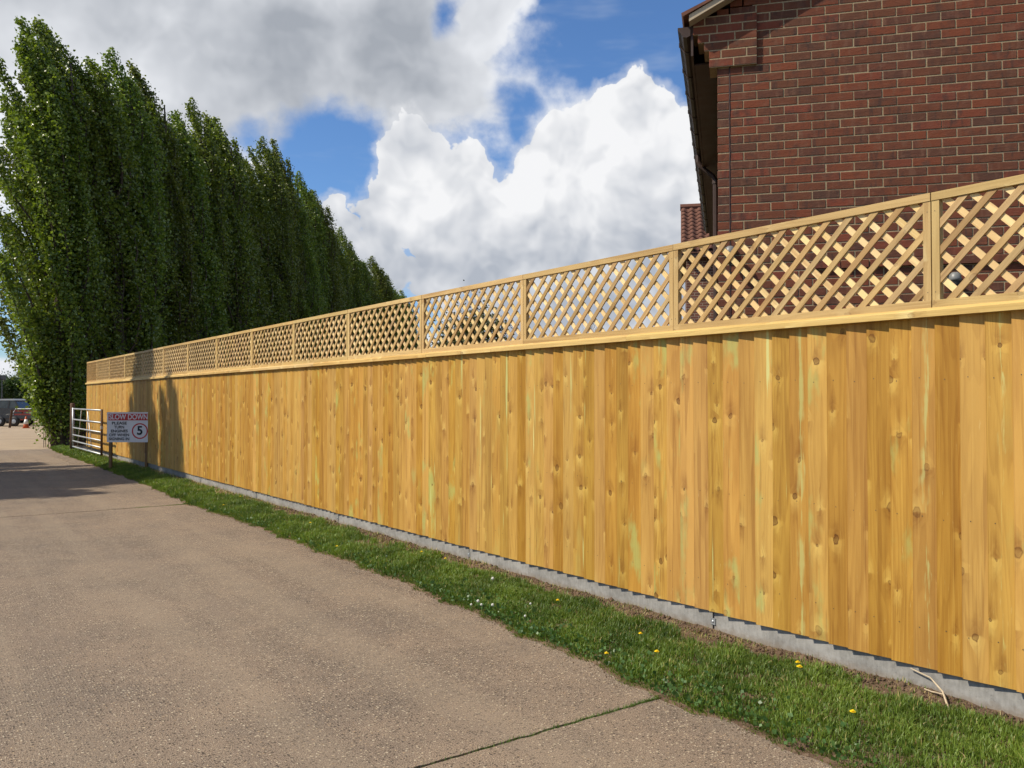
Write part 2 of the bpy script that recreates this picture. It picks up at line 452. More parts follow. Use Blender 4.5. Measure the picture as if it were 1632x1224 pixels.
def concrete(name, base, pit=0.5):
    mt, N = new_mat(name)
    co = N.node('ShaderNodeTexCoord', out='Object')
    n1 = N.noise(co, 2.2, 5, 0.6)
    n2 = N.noise(co, 22, 5, 0.65)
    n3 = N.noise(N.v('MULTIPLY', co, (1, 6, 1)), 9, 4, 0.6)
    f = N.m('ADD', N.m('MULTIPLY', n1, 0.5), N.m('ADD', N.m('MULTIPLY', n2, 0.3), N.m('MULTIPLY', n3, 0.2)))
    c = N.mix(N.sm(f, 0.36, 0.64), tuple(x * 0.68 for x in base), tuple(x * 1.22 for x in base))
    pv = N.vor(co, 55)
    pits = N.m('MULTIPLY', N.sm(pv, 0.16, 0.08), N.m('GREATER_THAN', N.noise(co, 30, 2), 0.52))
    c = N.mix(N.m('MULTIPLY', pits, pit), c, tuple(x * 0.35 for x in base))
    # earth splashed up from the ground
    z = N.xyz(N.node('ShaderNodeNewGeometry', out='Position'))[2]
    sp = N.m('MULTIPLY', N.sm(N.m('ADD', z, N.m('MULTIPLY', N.m('SUBTRACT', n2, 0.5), 0.09)), 0.085, 0.03), 0.5)
    c = N.mix(sp, c, (0.20, 0.15, 0.10))
    finish(N, c, 0.85, N.m('SUBTRACT', n2, pits), 0.4, 0.004, spec=0.25)
    return mt
M['gravel'] = concrete('gravel_board_concrete', (0.255, 0.245, 0.225))

# drive: worn concrete with flint showing
mt, N = new_mat('driveway_concrete')
co = N.node('ShaderNodeNewGeometry', out='Position')
patch = N.noise(co, 0.55, 5, 0.6)
patch2 = N.noise(N.v('ADD', co, (9, 4, 0)), 2.3, 5, 0.62)
worn = N.m('ADD', N.m('MULTIPLY', patch, 0.6), N.m('MULTIPLY', patch2, 0.4))
cement = N.mix(N.sm(worn, 0.34, 0.66), (0.325, 0.248, 0.178), (0.220, 0.175, 0.135))
fine = N.noise(co, 170, 4, 0.7)
cement = N.mix(N.sm(fine, 0.36, 0.64), N.mix(1.0, cement, (0.40, 0.39, 0.38), 'MULTIPLY'), N.mix(1.0, cement, (1.45, 1.42, 1.38), 'MULTIPLY'))
st = N.vor(N.v('ADD', co, N.v('SCALE', N.noise(co, 60, 2, 0.5, out=1), 0.008)), 62, out=None, dim='2D')
sc = N.xyz(st.outputs['Color'])
sd_ = st.outputs['Distance']
stone = N.m('MULTIPLY', N.sm(sd_, N.m('MULTIPLY_ADD', sc[1], 0.28, 0.16), N.m('MULTIPLY_ADD', sc[1], 0.22, 0.08)), 1.0)
lightst = N.m('MULTIPLY', stone, N.m('GREATER_THAN', sc[0], N.sm(worn, 0.35, 0.65, 0.87, 0.68)))
darkst = N.m('MULTIPLY', stone, N.m('LESS_THAN', sc[0], N.sm(worn, 0.35, 0.65, 0.22, 0.42)))
c = N.mix(N.m('MULTIPLY', lightst, 0.95), cement, N.mix(N.m('POWER', sc[2], 2.0), (0.66, 0.56, 0.40), (0.40, 0.27, 0.15)))
c = N.mix(N.m('MULTIPLY', darkst, 0.9), c, (0.06, 0.048, 0.04))
st2 = N.vor(co, 190, out=None, dim='2D')
s2 = N.xyz(st2.outputs['Color'])
g2 = N.sm(st2.outputs['Distance'], 0.42, 0.2)
c = N.mix(N.m('MULTIPLY', g2, N.m('MULTIPLY', N.m('GREATER_THAN', s2[0], 0.80), 0.7)), c, (0.50, 0.42, 0.31))
c = N.mix(N.m('MULTIPLY', g2, N.m('MULTIPLY', N.m('LESS_THAN', s2[0], 0.28), 0.75)), c, (0.09, 0.07, 0.055))
lane = N.m('MULTIPLY', N.sm(N.noise(N.v('MULTIPLY', co, (2.2, 0.10, 1)), 1.0, 3, 0.5), 0.44, 0.62), 0.30)
c = N.mix(lane, c, (0.36, 0.285, 0.20))
stains = N.noise(N.v('MULTIPLY', co, (1.3, 0.35, 1)), 1.4, 4, 0.6)
c = N.mix(N.m('MULTIPLY', N.sm(stains, 0.52, 0.72), 0.28), c, (0.17, 0.135, 0.11))
hgt = N.m('ADD', N.m('MULTIPLY', fine, 0.7), N.m('SUBTRACT', N.m('MULTIPLY', N.m('ADD', lightst, g2), 0.45), N.m('MULTIPLY', darkst, 0.7)))
finish(N, c, 0.9, hgt, 0.9, 0.008, spec=0.2)
M['drive'] = mt

mt, N = new_mat('soil')
co = N.node('ShaderNodeNewGeometry', out='Position')
n1 = N.noise(co, 7, 5, 0.65)
n2 = N.noise(co, 60, 5, 0.7)
c = N.mix(N.sm(n1, 0.35, 0.65), (0.105, 0.066, 0.042), (0.20, 0.135, 0.085))
c = N.mix(N.sm(n2, 0.5, 0.75), c, (0.29, 0.21, 0.135))
finish(N, c, 0.95, N.m('ADD', n2, N.m('MULTIPLY', n1, 2)), 0.9, 0.02, spec=0.15)
M['soil'] = mt

mt, N = new_mat('rough_ground')
co = N.node('ShaderNodeNewGeometry', out='Position')
n1 = N.noise(co, 0.35, 6, 0.65)
n2 = N.noise(co, 14, 5, 0.7)
c = N.mix(N.sm(n1, 0.4, 0.6), (0.10, 0.11, 0.04), (0.17, 0.13, 0.08))
c = N.mix(N.m('MULTIPLY', N.sm(n2, 0.45, 0.7), 0.5), c, (0.07, 0.10, 0.03))
finish(N, c, 0.95, n2, 0.6, 0.03, spec=0.15)
M['ground'] = mt

mt, N = new_mat('yard_gravel')
co = N.node('ShaderNodeNewGeometry', out='Position')
n1 = N.noise(co, 0.5, 6, 0.65)
n2 = N.noise(co, 45, 4, 0.7)
c = N.mix(N.sm(n1, 0.35, 0.65), (0.34, 0.258, 0.175), (0.265, 0.203, 0.145))
c = N.mix(N.sm(n2, 0.4, 0.7), c, (0.38, 0.295, 0.205))
finish(N, c, 0.95, n2, 0.5, 0.01, spec=0.15)
M['yard'] = mt

def leafy(name, c0, c1, c2=None, trans=0.35, rough=0.45, attr=None):
    mt, N = new_mat(name)
    if attr:
        r = N.node('ShaderNodeAttribute', out='Fac', attribute_name=attr)
    else:
        r = N.node('ShaderNodeNewGeometry', out='Random Per Island')
    c = N.mix(r, c0, c1)
    if not attr:
        c = N.node('ShaderNodeHueSaturation', {'Hue': N.m('MULTIPLY_ADD', N.node('ShaderNodeObjectInfo', out='Random'), 0.03, 0.485), 'Value': N.m('MULTIPLY_ADD', N.node('ShaderNodeObjectInfo', out='Random'), 0.4, 0.8), 'Color': c})
    if c2 is not None:
        c = N.mix(N.sm(r, 0.90, 0.97), c, c2)
    p = N.node('ShaderNodeBsdfPrincipled', {'Base Color': c, 'Roughness': rough, 'Specular IOR Level': 0.45})
    tr = N.node('ShaderNodeBsdfTranslucent', {'Color': N.mix(1.0, c, (1.25, 1.35, 0.55), 'MULTIPLY')})
    mx = N.node('ShaderNodeMixShader', {0: trans, 1: p, 2: tr})
    N.l.new(mx, N.node('ShaderNodeOutputMaterial', out=None).inputs[0])
    return mt
M['grass'] = leafy('grass_blades', (0.052, 0.098, 0.013), (0.205, 0.290, 0.040), (0.40, 0.32, 0.13), 0.30, 0.5, attr='tint')
M['poplar'] = leafy('poplar_leaves', (0.070, 0.108, 0.015), (0.215, 0.255, 0.040), None, 0.36, 0.34)
M['oakleaf'] = leafy('broadleaf_leaves', (0.030, 0.060, 0.014), (0.075, 0.115, 0.026), None, 0.25, 0.5)
M['copper'] = leafy('copper_leaves', (0.035, 0.040, 0.012), (0.10, 0.10, 0.028), None, 0.25, 0.5)
M['weed'] = leafy('weed_leaves', (0.04, 0.10, 0.02), (0.10, 0.19, 0.05), None, 0.25, 0.45)
M['bark'] = simple('grey_brown_bark', (0.085, 0.066, 0.048), 0.9, 0, 0.15, 0.35, 14, 0.8)
M['twig'] = simple('dry_twig_bark', (0.46, 0.37, 0.25), 0.85, 0, 0.2, 0.2, 60)
M['yellow'] = simple('dandelion_petals', (0.88, 0.66, 0.02), 0.6, 0, 0.2, 0.08, 200)
M['white_petal'] = simple('white_seed_head', (0.50, 0.50, 0.44), 0.8, 0, 0.2, 0.08, 200)
M['stem'] = simple('flower_stem', (0.13, 0.20, 0.05), 0.6)

def brick_mat(name):
    mt, N = new_mat(name)
    oi = N.node('ShaderNodeObjectInfo', out='Random')
    isl = N.node('ShaderNodeNewGeometry', out='Random Per Island')
    r = N.m('FRACT', N.m('ADD', N.m('MULTIPLY', oi, 7.31), N.m('MULTIPLY', isl, 3.77)))
    wn = N.node('ShaderNodeTexWhiteNoise', {'W': r}, out=1, noise_dimensions='1D')
    r1, r2, r3 = N.xyz(wn)
    co = N.node('ShaderNodeNewGeometry', out='Position')
    co2 = N.v('ADD', co, N.v('SCALE', wn, 9.0))
    crease = N.noise(N.v('MULTIPLY', co2, (14, 14, 42)), 1.0, 5, 0.65, dist=0.6)
    grain = N.noise(co2, 240, 3, 0.7)
    big = N.noise(co2, 9, 3, 0.6)
    c = N.mix(r1, (0.172, 0.050, 0.025), (0.115, 0.047, 0.027))
    c = N.mix(N.m('MULTIPLY', N.sm(r2, 0.6, 0.95), 0.6), c, (0.072, 0.040, 0.030))
    c = N.mix(N.m('MULTIPLY', N.sm(r3, 0.8, 1.0), 0.7), c, (0.19, 0.048, 0.029))
    smudge = N.noise(N.v('MULTIPLY', co2, (16, 16, 4)), 1.0, 3, 0.6)
    c = N.mix(N.m('MULTIPLY', N.sm(big, 0.46, 0.70), N.m('MULTIPLY_ADD', r3, 0.55, 0.2)), c, (0.062, 0.036, 0.028))
    c = N.mix(N.m('MULTIPLY', N.sm(smudge, 0.54, 0.66), N.m('MULTIPLY_ADD', r2, 0.5, 0.1)), c, (0.165, 0.082, 0.052))
    c = N.mix(N.m('MULTIPLY', N.sm(smudge, 0.44, 0.34), N.m('MULTIPLY_ADD', r1, 0.6, 0.1)), c, (0.050, 0.030, 0.025))
    c = N.mix(N.m('MULTIPLY', N.sm(crease, 0.5, 0.8), 0.35), c, (0.20, 0.105, 0.07))
    c = N.mix(N.m('MULTIPLY', N.sm(crease, 0.42, 0.25), 0.5), c, (0.055, 0.026, 0.02))
    finish(N, c, 0.9, N.m('ADD', N.m('MULTIPLY', crease, 1.0), N.m('MULTIPLY', grain, 0.35)), 0.55, 0.006, spec=0.2)
    return mt
M['brick'] = brick_mat('red_brown_brick')
mt, N = new_mat('mortar')
co = N.node('ShaderNodeNewGeometry', out='Position')
n1, n2 = N.noise(co, 90, 4, 0.7), N.noise(co, 3, 4, 0.6)
c = N.mix(N.sm(n1, 0.3, 0.7), (0.24, 0.18, 0.105), (0.38, 0.30, 0.185))
c = N.mix(N.m('MULTIPLY', N.sm(n2, 0.45, 0.7), 0.4), c, (0.30, 0.235, 0.17))
finish(N, c, 0.95, n1, 0.5, 0.003, spec=0.1)
M['mortar'] = mt
mt, N = new_mat('far_brickwork')
co = N.node('ShaderNodeTexCoord', out='Object')
x, y, z = N.xyz(co)
bt = N.n.new('ShaderNodeTexBrick')
N.set(bt.inputs['Vector'], N.comb(N.m('ADD', x, y), z, 0.0))
for k, v in (('Color1', (0.19, 0.07, 0.045, 1)), ('Color2', (0.12, 0.055, 0.04, 1)), ('Mortar', (0.36, 0.30, 0.22, 1)), ('Scale', 1.0),
             ('Mortar Size', 0.006), ('Brick Width', 0.225), ('Row Height', 0.075), ('Bias', 0.0)):
    bt.inputs[k].default_value = v
nn = N.noise(co, 3, 4, 0.6)
finish(N, N.mix(N.sm(nn, 0.3, 0.7), bt.outputs[0], N.mix(1.0, bt.outputs[0], (0.7, 0.68, 0.66), 'MULTIPLY')), 0.9, bt.outputs[1], -0.3, 0.005, spec=0.2)
M['far_brick'] = mt
M['brown_pvc'] = simple('brown_plastic', (0.050, 0.030, 0.023), 0.55, 0, 0.3, 0.15, 12)
M['brown_board'] = simple('brown_soffit_board', (0.055, 0.032, 0.024), 0.6, 0, 0.3, 0.2, 9)
M['beige_board'] = simple('beige_verge_board', (0.40, 0.32, 0.22), 0.7, 0, 0.3, 0.14, 12)
M['mastic'] = simple('brown_sealant', (0.045, 0.020, 0.016), 0.6)
M['rooftile'] = simple('brown_red_roof_tile', (0.135, 0.060, 0.040), 0.85, 0, 0.25, 0.35, 7, 0.3)
M['grey_plastic'] = simple('grey_plastic', (0.16, 0.16, 0.15), 0.45, 0, 0.5, 0.08, 20)
M['white_paint'] = simple('white_plastic', (0.72, 0.71, 0.67), 0.4, 0, 0.5, 0.06, 20)
M['black'] = simple('black_rubber', (0.018, 0.018, 0.018), 0.6, 0, 0.4, 0.2, 25)
M['dark_paint'] = simple('dark_vehicle_paint', (0.030, 0.032, 0.036), 0.3, 0.0, 0.5, 0.15, 5)
M['glass'] = simple('dark_window_glass', (0.05, 0.065, 0.08), 0.08, 0, 0.8, 0.1, 4, 0.02)
M['orange'] = simple('orange_cone_plastic', (0.46, 0.09, 0.022), 0.5, 0, 0.4, 0.15, 14)
M['red'] = simple('red_plastic', (0.26, 0.045, 0.03), 0.5, 0, 0.4, 0.15, 14)
M['sign_white'] = simple('sign_white', (0.70, 0.67, 0.66), 0.45, 0, 0.4, 0.05, 9)
M['sign_red'] = simple('sign_red', (0.50, 0.030, 0.028), 0.45, 0, 0.4, 0.06, 9)
M['sign_black'] = simple('sign_black', (0.02, 0.02, 0.022), 0.5, 0, 0.4, 0.1, 9)
M['rust_and_shade'] = simple('rusty_brown_timber_and_shade', (0.11, 0.065, 0.04), 0.8, 0, 0.2, 0.3, 10)

# ================================================================== setting
def sheet(name, x0, x1, y0, y1, z, mat):
    return tag(MB().add([(x0, y0, z), (x1, y0, z), (x1, y1, z), (x0, y1, z)], [(0, 1, 2, 3)]).build(name, mat), kind='structure')
sheet('ground', -1500, 1500, -1500, 1500, -0.06, M['ground'])
sheet('yard', -30, 40, 30.2, 75, -0.012, M['yard'])

# driveway: concrete bays with open joints
drive = tag(empty('driveway', (0, 0, 0)), kind='structure')
JOINTS = [-6.0, 3.22, 13.28, 23.4, 30.6]
jr = np.random.default_rng(3)
def jag(n, amp):
    a = np.cumsum(jr.normal(0, 1, n)); a -= np.linspace(a[0], a[-1], n)
    a = a / (np.abs(a).max() + 1e-6)
    return a * amp + jr.normal(0, amp * 0.22, n)
XS = np.linspace(-2.4, 3.78, 150)
edges = {j: (jag(150, 0.012), jag(150, 0.005)) for j in JOINTS}
for a, b in zip(JOINTS[:-1], JOINTS[1:]):
    wg = 0.007 if a > 10 else 0.0
    wh = 0.007 if b > 10 else 0.0
    lo = [(x, a + 0.008 + wg + abs(e2) + e1, 0.0) for x, e1, e2 in zip(XS, *edges[a])]
    hi = [(x, b - 0.008 - wh - abs(e2) + e1, 0.0) for x, e1, e2 in zip(XS, edges[b][0], jag(150, 0.005))]
    top = lo + hi[::-1]
    n = len(top)
    mb = MB()
    mb.add(top + [(p[0], p[1], -0.09) for p in top], [tuple(range(n))] + [(i, i + n, (i + 1) % n + n, (i + 1) % n) for i in range(n)])
    mb.build('concrete_slab', M['drive'], drive)
for j in JOINTS[1:-1]:
    MB().add([(-2.4, j - 0.05, -0.022), (3.78, j - 0.05, -0.022), (3.78, j + 0.05, -0.022), (-2.4, j + 0.05, -0.022)], [(0, 1, 2, 3)]).build('joint_soil', M['soil'], drive)

EDGE_Y = [-6, 0.5, 2.14, 3.1, 3.5, 5.44, 6.62, 8.5, 10.7, 13.1, 16.4, 21.6, 28.7, 31.5]
EDGE_X = [3.34, 3.34, 3.33, 3.30, 3.36, 3.48, 3.55, 3.55, 3.60, 3.52, 3.66, 3.72, 3.74, 3.9]
def vedge(y):
    y = np.asarray(y, dtype=float)
    return np.interp(y, EDGE_Y, EDGE_X) + 0.025 * np.sin(y * 5.1) + 0.018 * np.sin(y * 11.7 + 1) + 0.012 * np.sin(y * 23.0)
def vheight(x, y):
    t = np.clip((x - vedge(y)) / 0.35, 0, 1)
    return 0.006 + 0.030 * t * t * (3 - 2 * t) + 0.006 * np.sin(x * 17 + y * 3) * t + 0.005 * np.sin(y * 9.0 - x * 6) * t
ys = np.arange(-5.0, 31.5, 0.08)
ts = np.linspace(0, 1, 34)
XX = vedge(ys)[:, None] - 0.05 + (4.475 - vedge(ys)[:, None] + 0.05) * ts[None, :]
YY = np.repeat(ys[:, None], 34, 1)
ZZ = vheight(XX, YY) + rng.normal(0, 0.0035, XX.shape)
ZZ[:, 0] = -0.02
ii = np.arange(len(ys) * 34).reshape(len(ys), 34)
q = np.stack([ii[:-1, :-1], ii[:-1, 1:], ii[1:, 1:], ii[1:, :-1]], -1).reshape(-1, 4)
vme = np_mesh('verge', np.stack([XX, YY, ZZ], -1).reshape(-1, 3), [q], M['soil'], smooth=True)
tag(link('verge', vme), kind='structure')

# ================================================================== fence
FX = 4.462
fence = tag(empty('garden_fence', (FX, 13.0, 0.0)),
            'tall new timber fence of overlapping boards with lattice top on concrete base', 'fence')
def F(x, y, z):
    return (x - FX, y - 13.0, z)
# one feather-edged board: thick edge on the +Y side
def board_mesh(seed):
    r_ = random.Random(seed)
    mb = MB()
    L = 1.90
    poly = [(-0.005, 0.0), (-0.0270, 0.147), (-0.0280, 0.1485), (-0.0280, 0.150), (-0.009, 0.150), (0.0, 0.0)]
    nseg = 6
    prev = None
    bow = [r_.uniform(-0.0015, 0.0015) for _ in range(nseg + 1)]
    vs_, wd, fs = [], [], []
    n = len(poly)
    for k in range(nseg + 1):
        z = L * k / nseg
        for (x, y) in poly:
            vs_.append((x + bow[k] * 0.6, y + bow[k], z))
            wd.append((y, z, 0.0))
    for k in range(nseg):
        for i in range(n):
            j = (i + 1) % n
            fs.append((k * n + i, k * n + j, (k + 1) * n + j, (k + 1) * n + i))
    fs.append(tuple(range(n)))
    fs.append(tuple(range(nseg * n, nseg * n + n))[::-1])
    fs = [f[::-1] for f in fs]
    mb.add(vs_, fs, wd)
    for z in (0.22, 0.80, 1.545):
        yn = 0.112 + r_.uniform(-0.012, 0.012)
        zn = z + r_.uniform(-0.012, 0.012)
        xf = -0.005 - 0.0220 * yn / 0.147 - 0.0012
        ring = [(xf, yn + 0.0032 * math.cos(a), zn + 0.0032 * math.sin(a)) for a in [i * math.pi / 3 for i in range(6)]]
        mb.add(ring, [tuple(range(6))[::-1]], mi=1)
    return mb.mesh('board', [M['board'], M['nail']])
bm_ = [board_mesh(i) for i in range(4)]
k = 0
yl = 3.111 + 0.1298 * 192 - 0.02
while yl > -2.6:
    o = link('board', bm_[k % 4], fence, F(FX + random.gauss(0, 0.0012), yl - 0.150 + random.gauss(0, 0.0015), 0.160 + random.gauss(0, 0.0028)))
    o.rotation_euler = (R(random.gauss(0, 0.06)), 0, R(random.gauss(0, 0.5)))
    if any(abs(yl - 0.065 - c_) < 0.065 for c_ in (3.10, 2.36, 1.98)):
        o['stain'] = 1.0
    yl -= 0.1298
    k += 1
# concrete gravel boards with clipped joints
def gravel_mesh():
    mb = MB()
    L = 3.036
    prof = [(0.0, -0.12), (0.0, 0.176), (0.004, 0.182), (0.038, 0.182), (0.038, -0.12)]
    mb.prism([(p[0], p[1]) for p in prof], 'y', 0.0, L)
    return mb.mesh('gravel_board', M['gravel'])
gme = gravel_mesh()
GJ = [-2.24 + 3.05 * i for i in range(11)]
clip = MB()
clip.prism([(-0.019, -0.022), (0.019, -0.022), (0.019, 0.022), (-0.019, 0.022)], 'x', -0.006, -0.001)
clip.lathe([(0.004, 0.0), (0.009, 0.001), (0.009, 0.004), (0.004, 0.007)], n=8)
for i in range(len(clip.v) - 32, len(clip.v)):
    x, y, z = clip.v[i]
    clip.v[i] = (-0.006 - z, x, y)
clipm = clip.mesh('joint_clip', M['galv'])
postm = MB().box(0, 0.1, -0.05, 0.05, -0.3, 2.02, 'z').mesh('fence_post', M['board'])
for i, g in enumerate(GJ):
    if i < len(GJ) - 1:
        o = link('gravel_board', gme, fence, F(4.468 + random.gauss(0, 0.0015), g + 0.007, random.gauss(0, 0.002)))
        if i == len(GJ) - 2:
            o.scale = (1, (28.02 - g) / 3.05, 1)
    if i < len(GJ) - 1:
        link('joint_clip', clipm, fence, F(4.467, g, 0.092 + random.gauss(0, 0.006)))
    link('fence_post', postm, fence, F(4.508, min(g, 27.95), 0))
# capping rail along the board tops
def cap_mesh(L):
    mb = MB()
    mb.prism([(-0.056, 0.0), (-0.056, 0.032), (-0.022, 0.050), (0.024, 0.050), (0.024, 0.0)], 'y', 0, L, grain=True)
    return mb.mesh('capping_rail', M['capping'])
capm = cap_mesh(2.996)
y = 28.04
i = 0
while y > -2.6:
    L = 3.0 if i else 2.4
    o = link('capping_rail', capm, fence, F(4.455 + random.gauss(0, 0.001), y - L, 2.034 + random.gauss(0, 0.002)), scale=(1, L / 3.0, 1))
    y -= L
    i += 1
# lattice panels
PJ = [-1.32, 0.505, 2.33, 4.19, 5.99, 7.80, 9.63, 11.43, 13.2, 15.05, 16.9, 18.8, 20.75, 22.65, 24.6, 26.4, 28.02]
PW, PH = 1.826, 0.618
RAIL = 0.043
def clip_poly(poly, fn):
    out = []
    for i in range(len(poly)):
        a, b = poly[i], poly[(i + 1) % len(poly)]
        fa, fb = fn(a), fn(b)
        if fa >= 0: out.append(a)
        if (fa >= 0) != (fb >= 0):
            t = fa / (fa - fb)
            out.append((a[0] + (b[0] - a[0]) * t, a[1] + (b[1] - a[1]) * t))
    return out
def slat_polys():
    res = []
    y0, y1, z0, z1 = RAIL - 0.006, PW - RAIL + 0.006, 0.030, PH - RAIL + 0.004
    hw = 0.0345 / 2 * math.sqrt(2)
    pitch = 0.1495
    rect = [(y0, z0), (y1, z0), (y1, z1), (y0, z1)]
    for kind in (1, -1):
        lo, hi = (y0 + z0, y1 + z1) if kind == 1 else (z0 - y1, z1 - y0)
        c = lo + 0.075 + (0.0 if kind == 1 else 0.055)
        while c < hi - 0.02:
            p = clip_poly(rect, lambda q, c=c: q[1] + kind * q[0] - (c - hw))
            p = clip_poly(p, lambda q, c=c: (c + hw) - q[1] - kind * q[0]) if len(p) > 2 else p
            if len(p) > 2:
                res.append((kind, p))
            c += pitch
    return res
SL = slat_polys()
def add_slat(mb, kind, p, off, mi=0):
    x0, x1 = (-0.0145, -0.0045) if kind == 1 else (-0.0042, 0.0058)
    n = len(p)
    s = math.sqrt(0.5)
    vs_ = [(x0, a, b) for a, b in p] + [(x1, a, b) for a, b in p]
    wd = [((b + kind * a) * s + off, (b - kind * a) * s + off * 3, 0) for a, b in p] * 2
    mb.add(vs_, [tuple(range(n))[::-1], tuple(range(n, 2 * n))] + [(i, (i + 1) % n, n + (i + 1) % n, n + i) for i in range(n)], wd, mi)
slat_me = []
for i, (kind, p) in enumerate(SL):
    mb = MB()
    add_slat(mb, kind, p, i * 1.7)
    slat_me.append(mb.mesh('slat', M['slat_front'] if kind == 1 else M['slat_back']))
def frame_mesh(sd_):
    random.seed(sd_)
    mb = MB()
    mb.box(-0.020, 0.020, 0.0025, PW - 0.0025, 0.0, RAIL, 'y')
    mb.box(-0.022, 0.022, 0.0025, PW - 0.0025, PH - RAIL, PH, 'y')
    mb.box(-0.018, 0.020, 0.0025, RAIL, RAIL, PH - RAIL, 'z')
    mb.box(-0.018, 0.020, PW - RAIL, PW - 0.0025, RAIL, PH - RAIL, 'z')
    for yn in (0.02, PW - 0.02):
        for zn in (0.085, PH - 0.10):
            ring = [(-0.0187, yn + 0.0028 * math.cos(a), zn + 0.0028 * math.sin(a)) for a in [i * math.pi / 3 for i in range(6)]]
            mb.add(ring, [tuple(range(6))[::-1]], mi=1)
    return mb.mesh('trellis_panel', [M['trellis'], M['nail']])
frames = [frame_mesh(100 + i) for i in range(3)]
far = MB()
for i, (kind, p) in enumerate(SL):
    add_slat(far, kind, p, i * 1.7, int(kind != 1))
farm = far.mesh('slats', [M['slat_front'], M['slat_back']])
PZ = 2.083
random.seed(11)
order = sorted(range(len(PJ) - 1), key=lambda i: (abs(PJ[i] - 2.2)))
for rank, i in enumerate(order):
    w = PJ[i + 1] - PJ[i]
    pn = link('trellis_panel', frames[i % 3], fence, F(4.458 + random.gauss(0, 0.0015), PJ[i], PZ), scale=(1, w / PW, 1))
    if rank < 9:
        for me in slat_me:
            link('slat', me, pn, (random.gauss(0, 0.0004), random.gauss(0, 0.0022), random.gauss(0, 0.0012)), (R(random.gauss(0, 0.22)), 0, 0))
    else:
        tag(link('slats', farm, pn), kind='stuff')

# ================================================================== brick house behind the fence
H0 = (5.75, 4.90, 0.0)
HA = math.atan2(-0.7662, 0.6423)
house = tag(empty('brick_house', H0, HA), 'dark red brick house gable with brown gutter rising behind the fence', 'house')
EAVE, PITCH, HW, HD = 4.86, math.tan(R(27)), 7.5, 9.0
def roofline(s):
    return EAVE + (min(s, HW - s) + 0.28) * PITCH
def brick_verts(L, h=0.065, d=0.09, b=0.0028):
    v = [(0, 0.003, 0), (L, 0.003, 0), (L, 0.003, h), (0, 0.003, h), (b, 0, b), (L - b, 0, b), (L - b, 0, h - b), (b, 0, h - b),
         (0, d, 0), (L, d, 0), (L, d, h), (0, d, h)]
    f = [(4, 5, 6, 7), (0, 1, 5, 4), (1, 2, 6, 5), (2, 3, 7, 6), (3, 0, 4, 7), (1, 0, 8, 9), (2, 1, 9, 10), (3, 2, 10, 11), (0, 3, 11, 8)]
    return v, f
brick_me = {}
def brick_mesh(L):
    key = round(L, 3)
    if key not in brick_me:
        brick_me[key] = MB().add(*brick_verts(L)).mesh('brick', M['brick'])
    return brick_me[key]
stuffb = MB()
random.seed(5)
nb = 0
for kz in range(-1, 100):
    z = kz * 0.075
    s = 0.0
    first = True
    while s < HW - 0.01:
        if first:
            L, gap = 0.098, 0.012
        elif s < 0.2 and kz % 2:
            L, gap = 0.1025, 0.010
        else:
            L, gap = 0.215, 0.010
        L = min(L, HW - s)
        if z + 0.07 < roofline(s + L * 0.5) + 0.015 and L > 0.03:
            proud = -0.028 if kz == 36 and s > 0.6 else 0.0
            jy, jz, js = random.gauss(0, 0.0009), random.gauss(0, 0.0011), random.gauss(0, 0.0011)
            big = 41 <= kz <= 63 and s < 2.42 and not (first is False and False)
            if big and not (kz >= 60 and 0.11 < s < 0.1):
                link('brick', brick_mesh(L), house, (s + js, proud + jy, z + jz))
                nb += 1
            else:
                v, f = brick_verts(L)
                stuffb.add([(p[0] + s + js, p[1] + proud + jy, p[2] + z + jz) for p in v], f)
        s += L + gap
        first = False
tag(stuffb.build('brickwork', M['brick'], house), kind='stuff')
gp = [(0.004, -0.1), (HW - 0.004, -0.1), (HW - 0.004, EAVE), (HW / 2, roofline(HW / 2) - 0.06), (0.004, EAVE)]
MB().prism(gp, 'y', 0.0042, 0.085).build('mortar', M['mortar'], house)
MB().prism([(0.1, -0.1), (HW, -0.1), (HW, EAVE), (HW / 2, roofline(HW / 2) - 0.08), (0.1, EAVE)], 'y', 0.10, HD).build('wall', M['far_brick'], house)
MB().prism([(0.002, -0.1), (0.098, -0.1), (0.098, EAVE - 0.1), (0.002, EAVE - 0.1)], 'y', 0.0955, HD - 0.05).build('wall', M['far_brick'], house)
pts = [(0.104 + random.gauss(0, 0.0022), 0.003, z) for z in np.arange(0.0, 4.86, 0.05)]
MB().tube(pts, 0.0075, 5).build('sealant_joint', M['mastic'], house)
# corbelled kneeler under the eaves
corb = [(60, -0.068, 0.334), (61, -0.068, 0.334), (62, -0.112, 0.334), (63, -0.165, 0.334), (64, -0.205, 0.334), (65, -0.205, 0.334)]
cm = MB()
for kz, a, b in corb:
    z = kz * 0.075
    cm.box(a + 0.003, b - 0.003, -0.0285, -0.0030, z - 0.003, z + 0.073)
    if a < 0: cm.box(a + 0.003, -0.002, -0.0030, 0.22, z - 0.003, z + 0.073)
cm.build('corbel_mortar', M['mortar'], house)
for kz, a, b in corb:
    z = kz * 0.075
    cuts = [a]
    first = 0.10 if kz % 2 else 0.205
    x = a + first
    while x < b - 0.05:
        cuts += [x]
        x += 0.215
    cuts.append(b)
    for c0, c1 in zip(cuts[:-1], cuts[1:]):
        g = 0.005
        L = (c1 - g if c1 < b else c1) - (c0 + g if c0 > a else c0)
        v, f = brick_verts(L, d=0.0295 if c0 > -0.01 else 0.2)
        MB().add([(p[0] + (c0 + g if c0 > a else c0), p[1] - 0.031, p[2] + z) for p in v], f).build('corbel_brick', M['brick'], house)
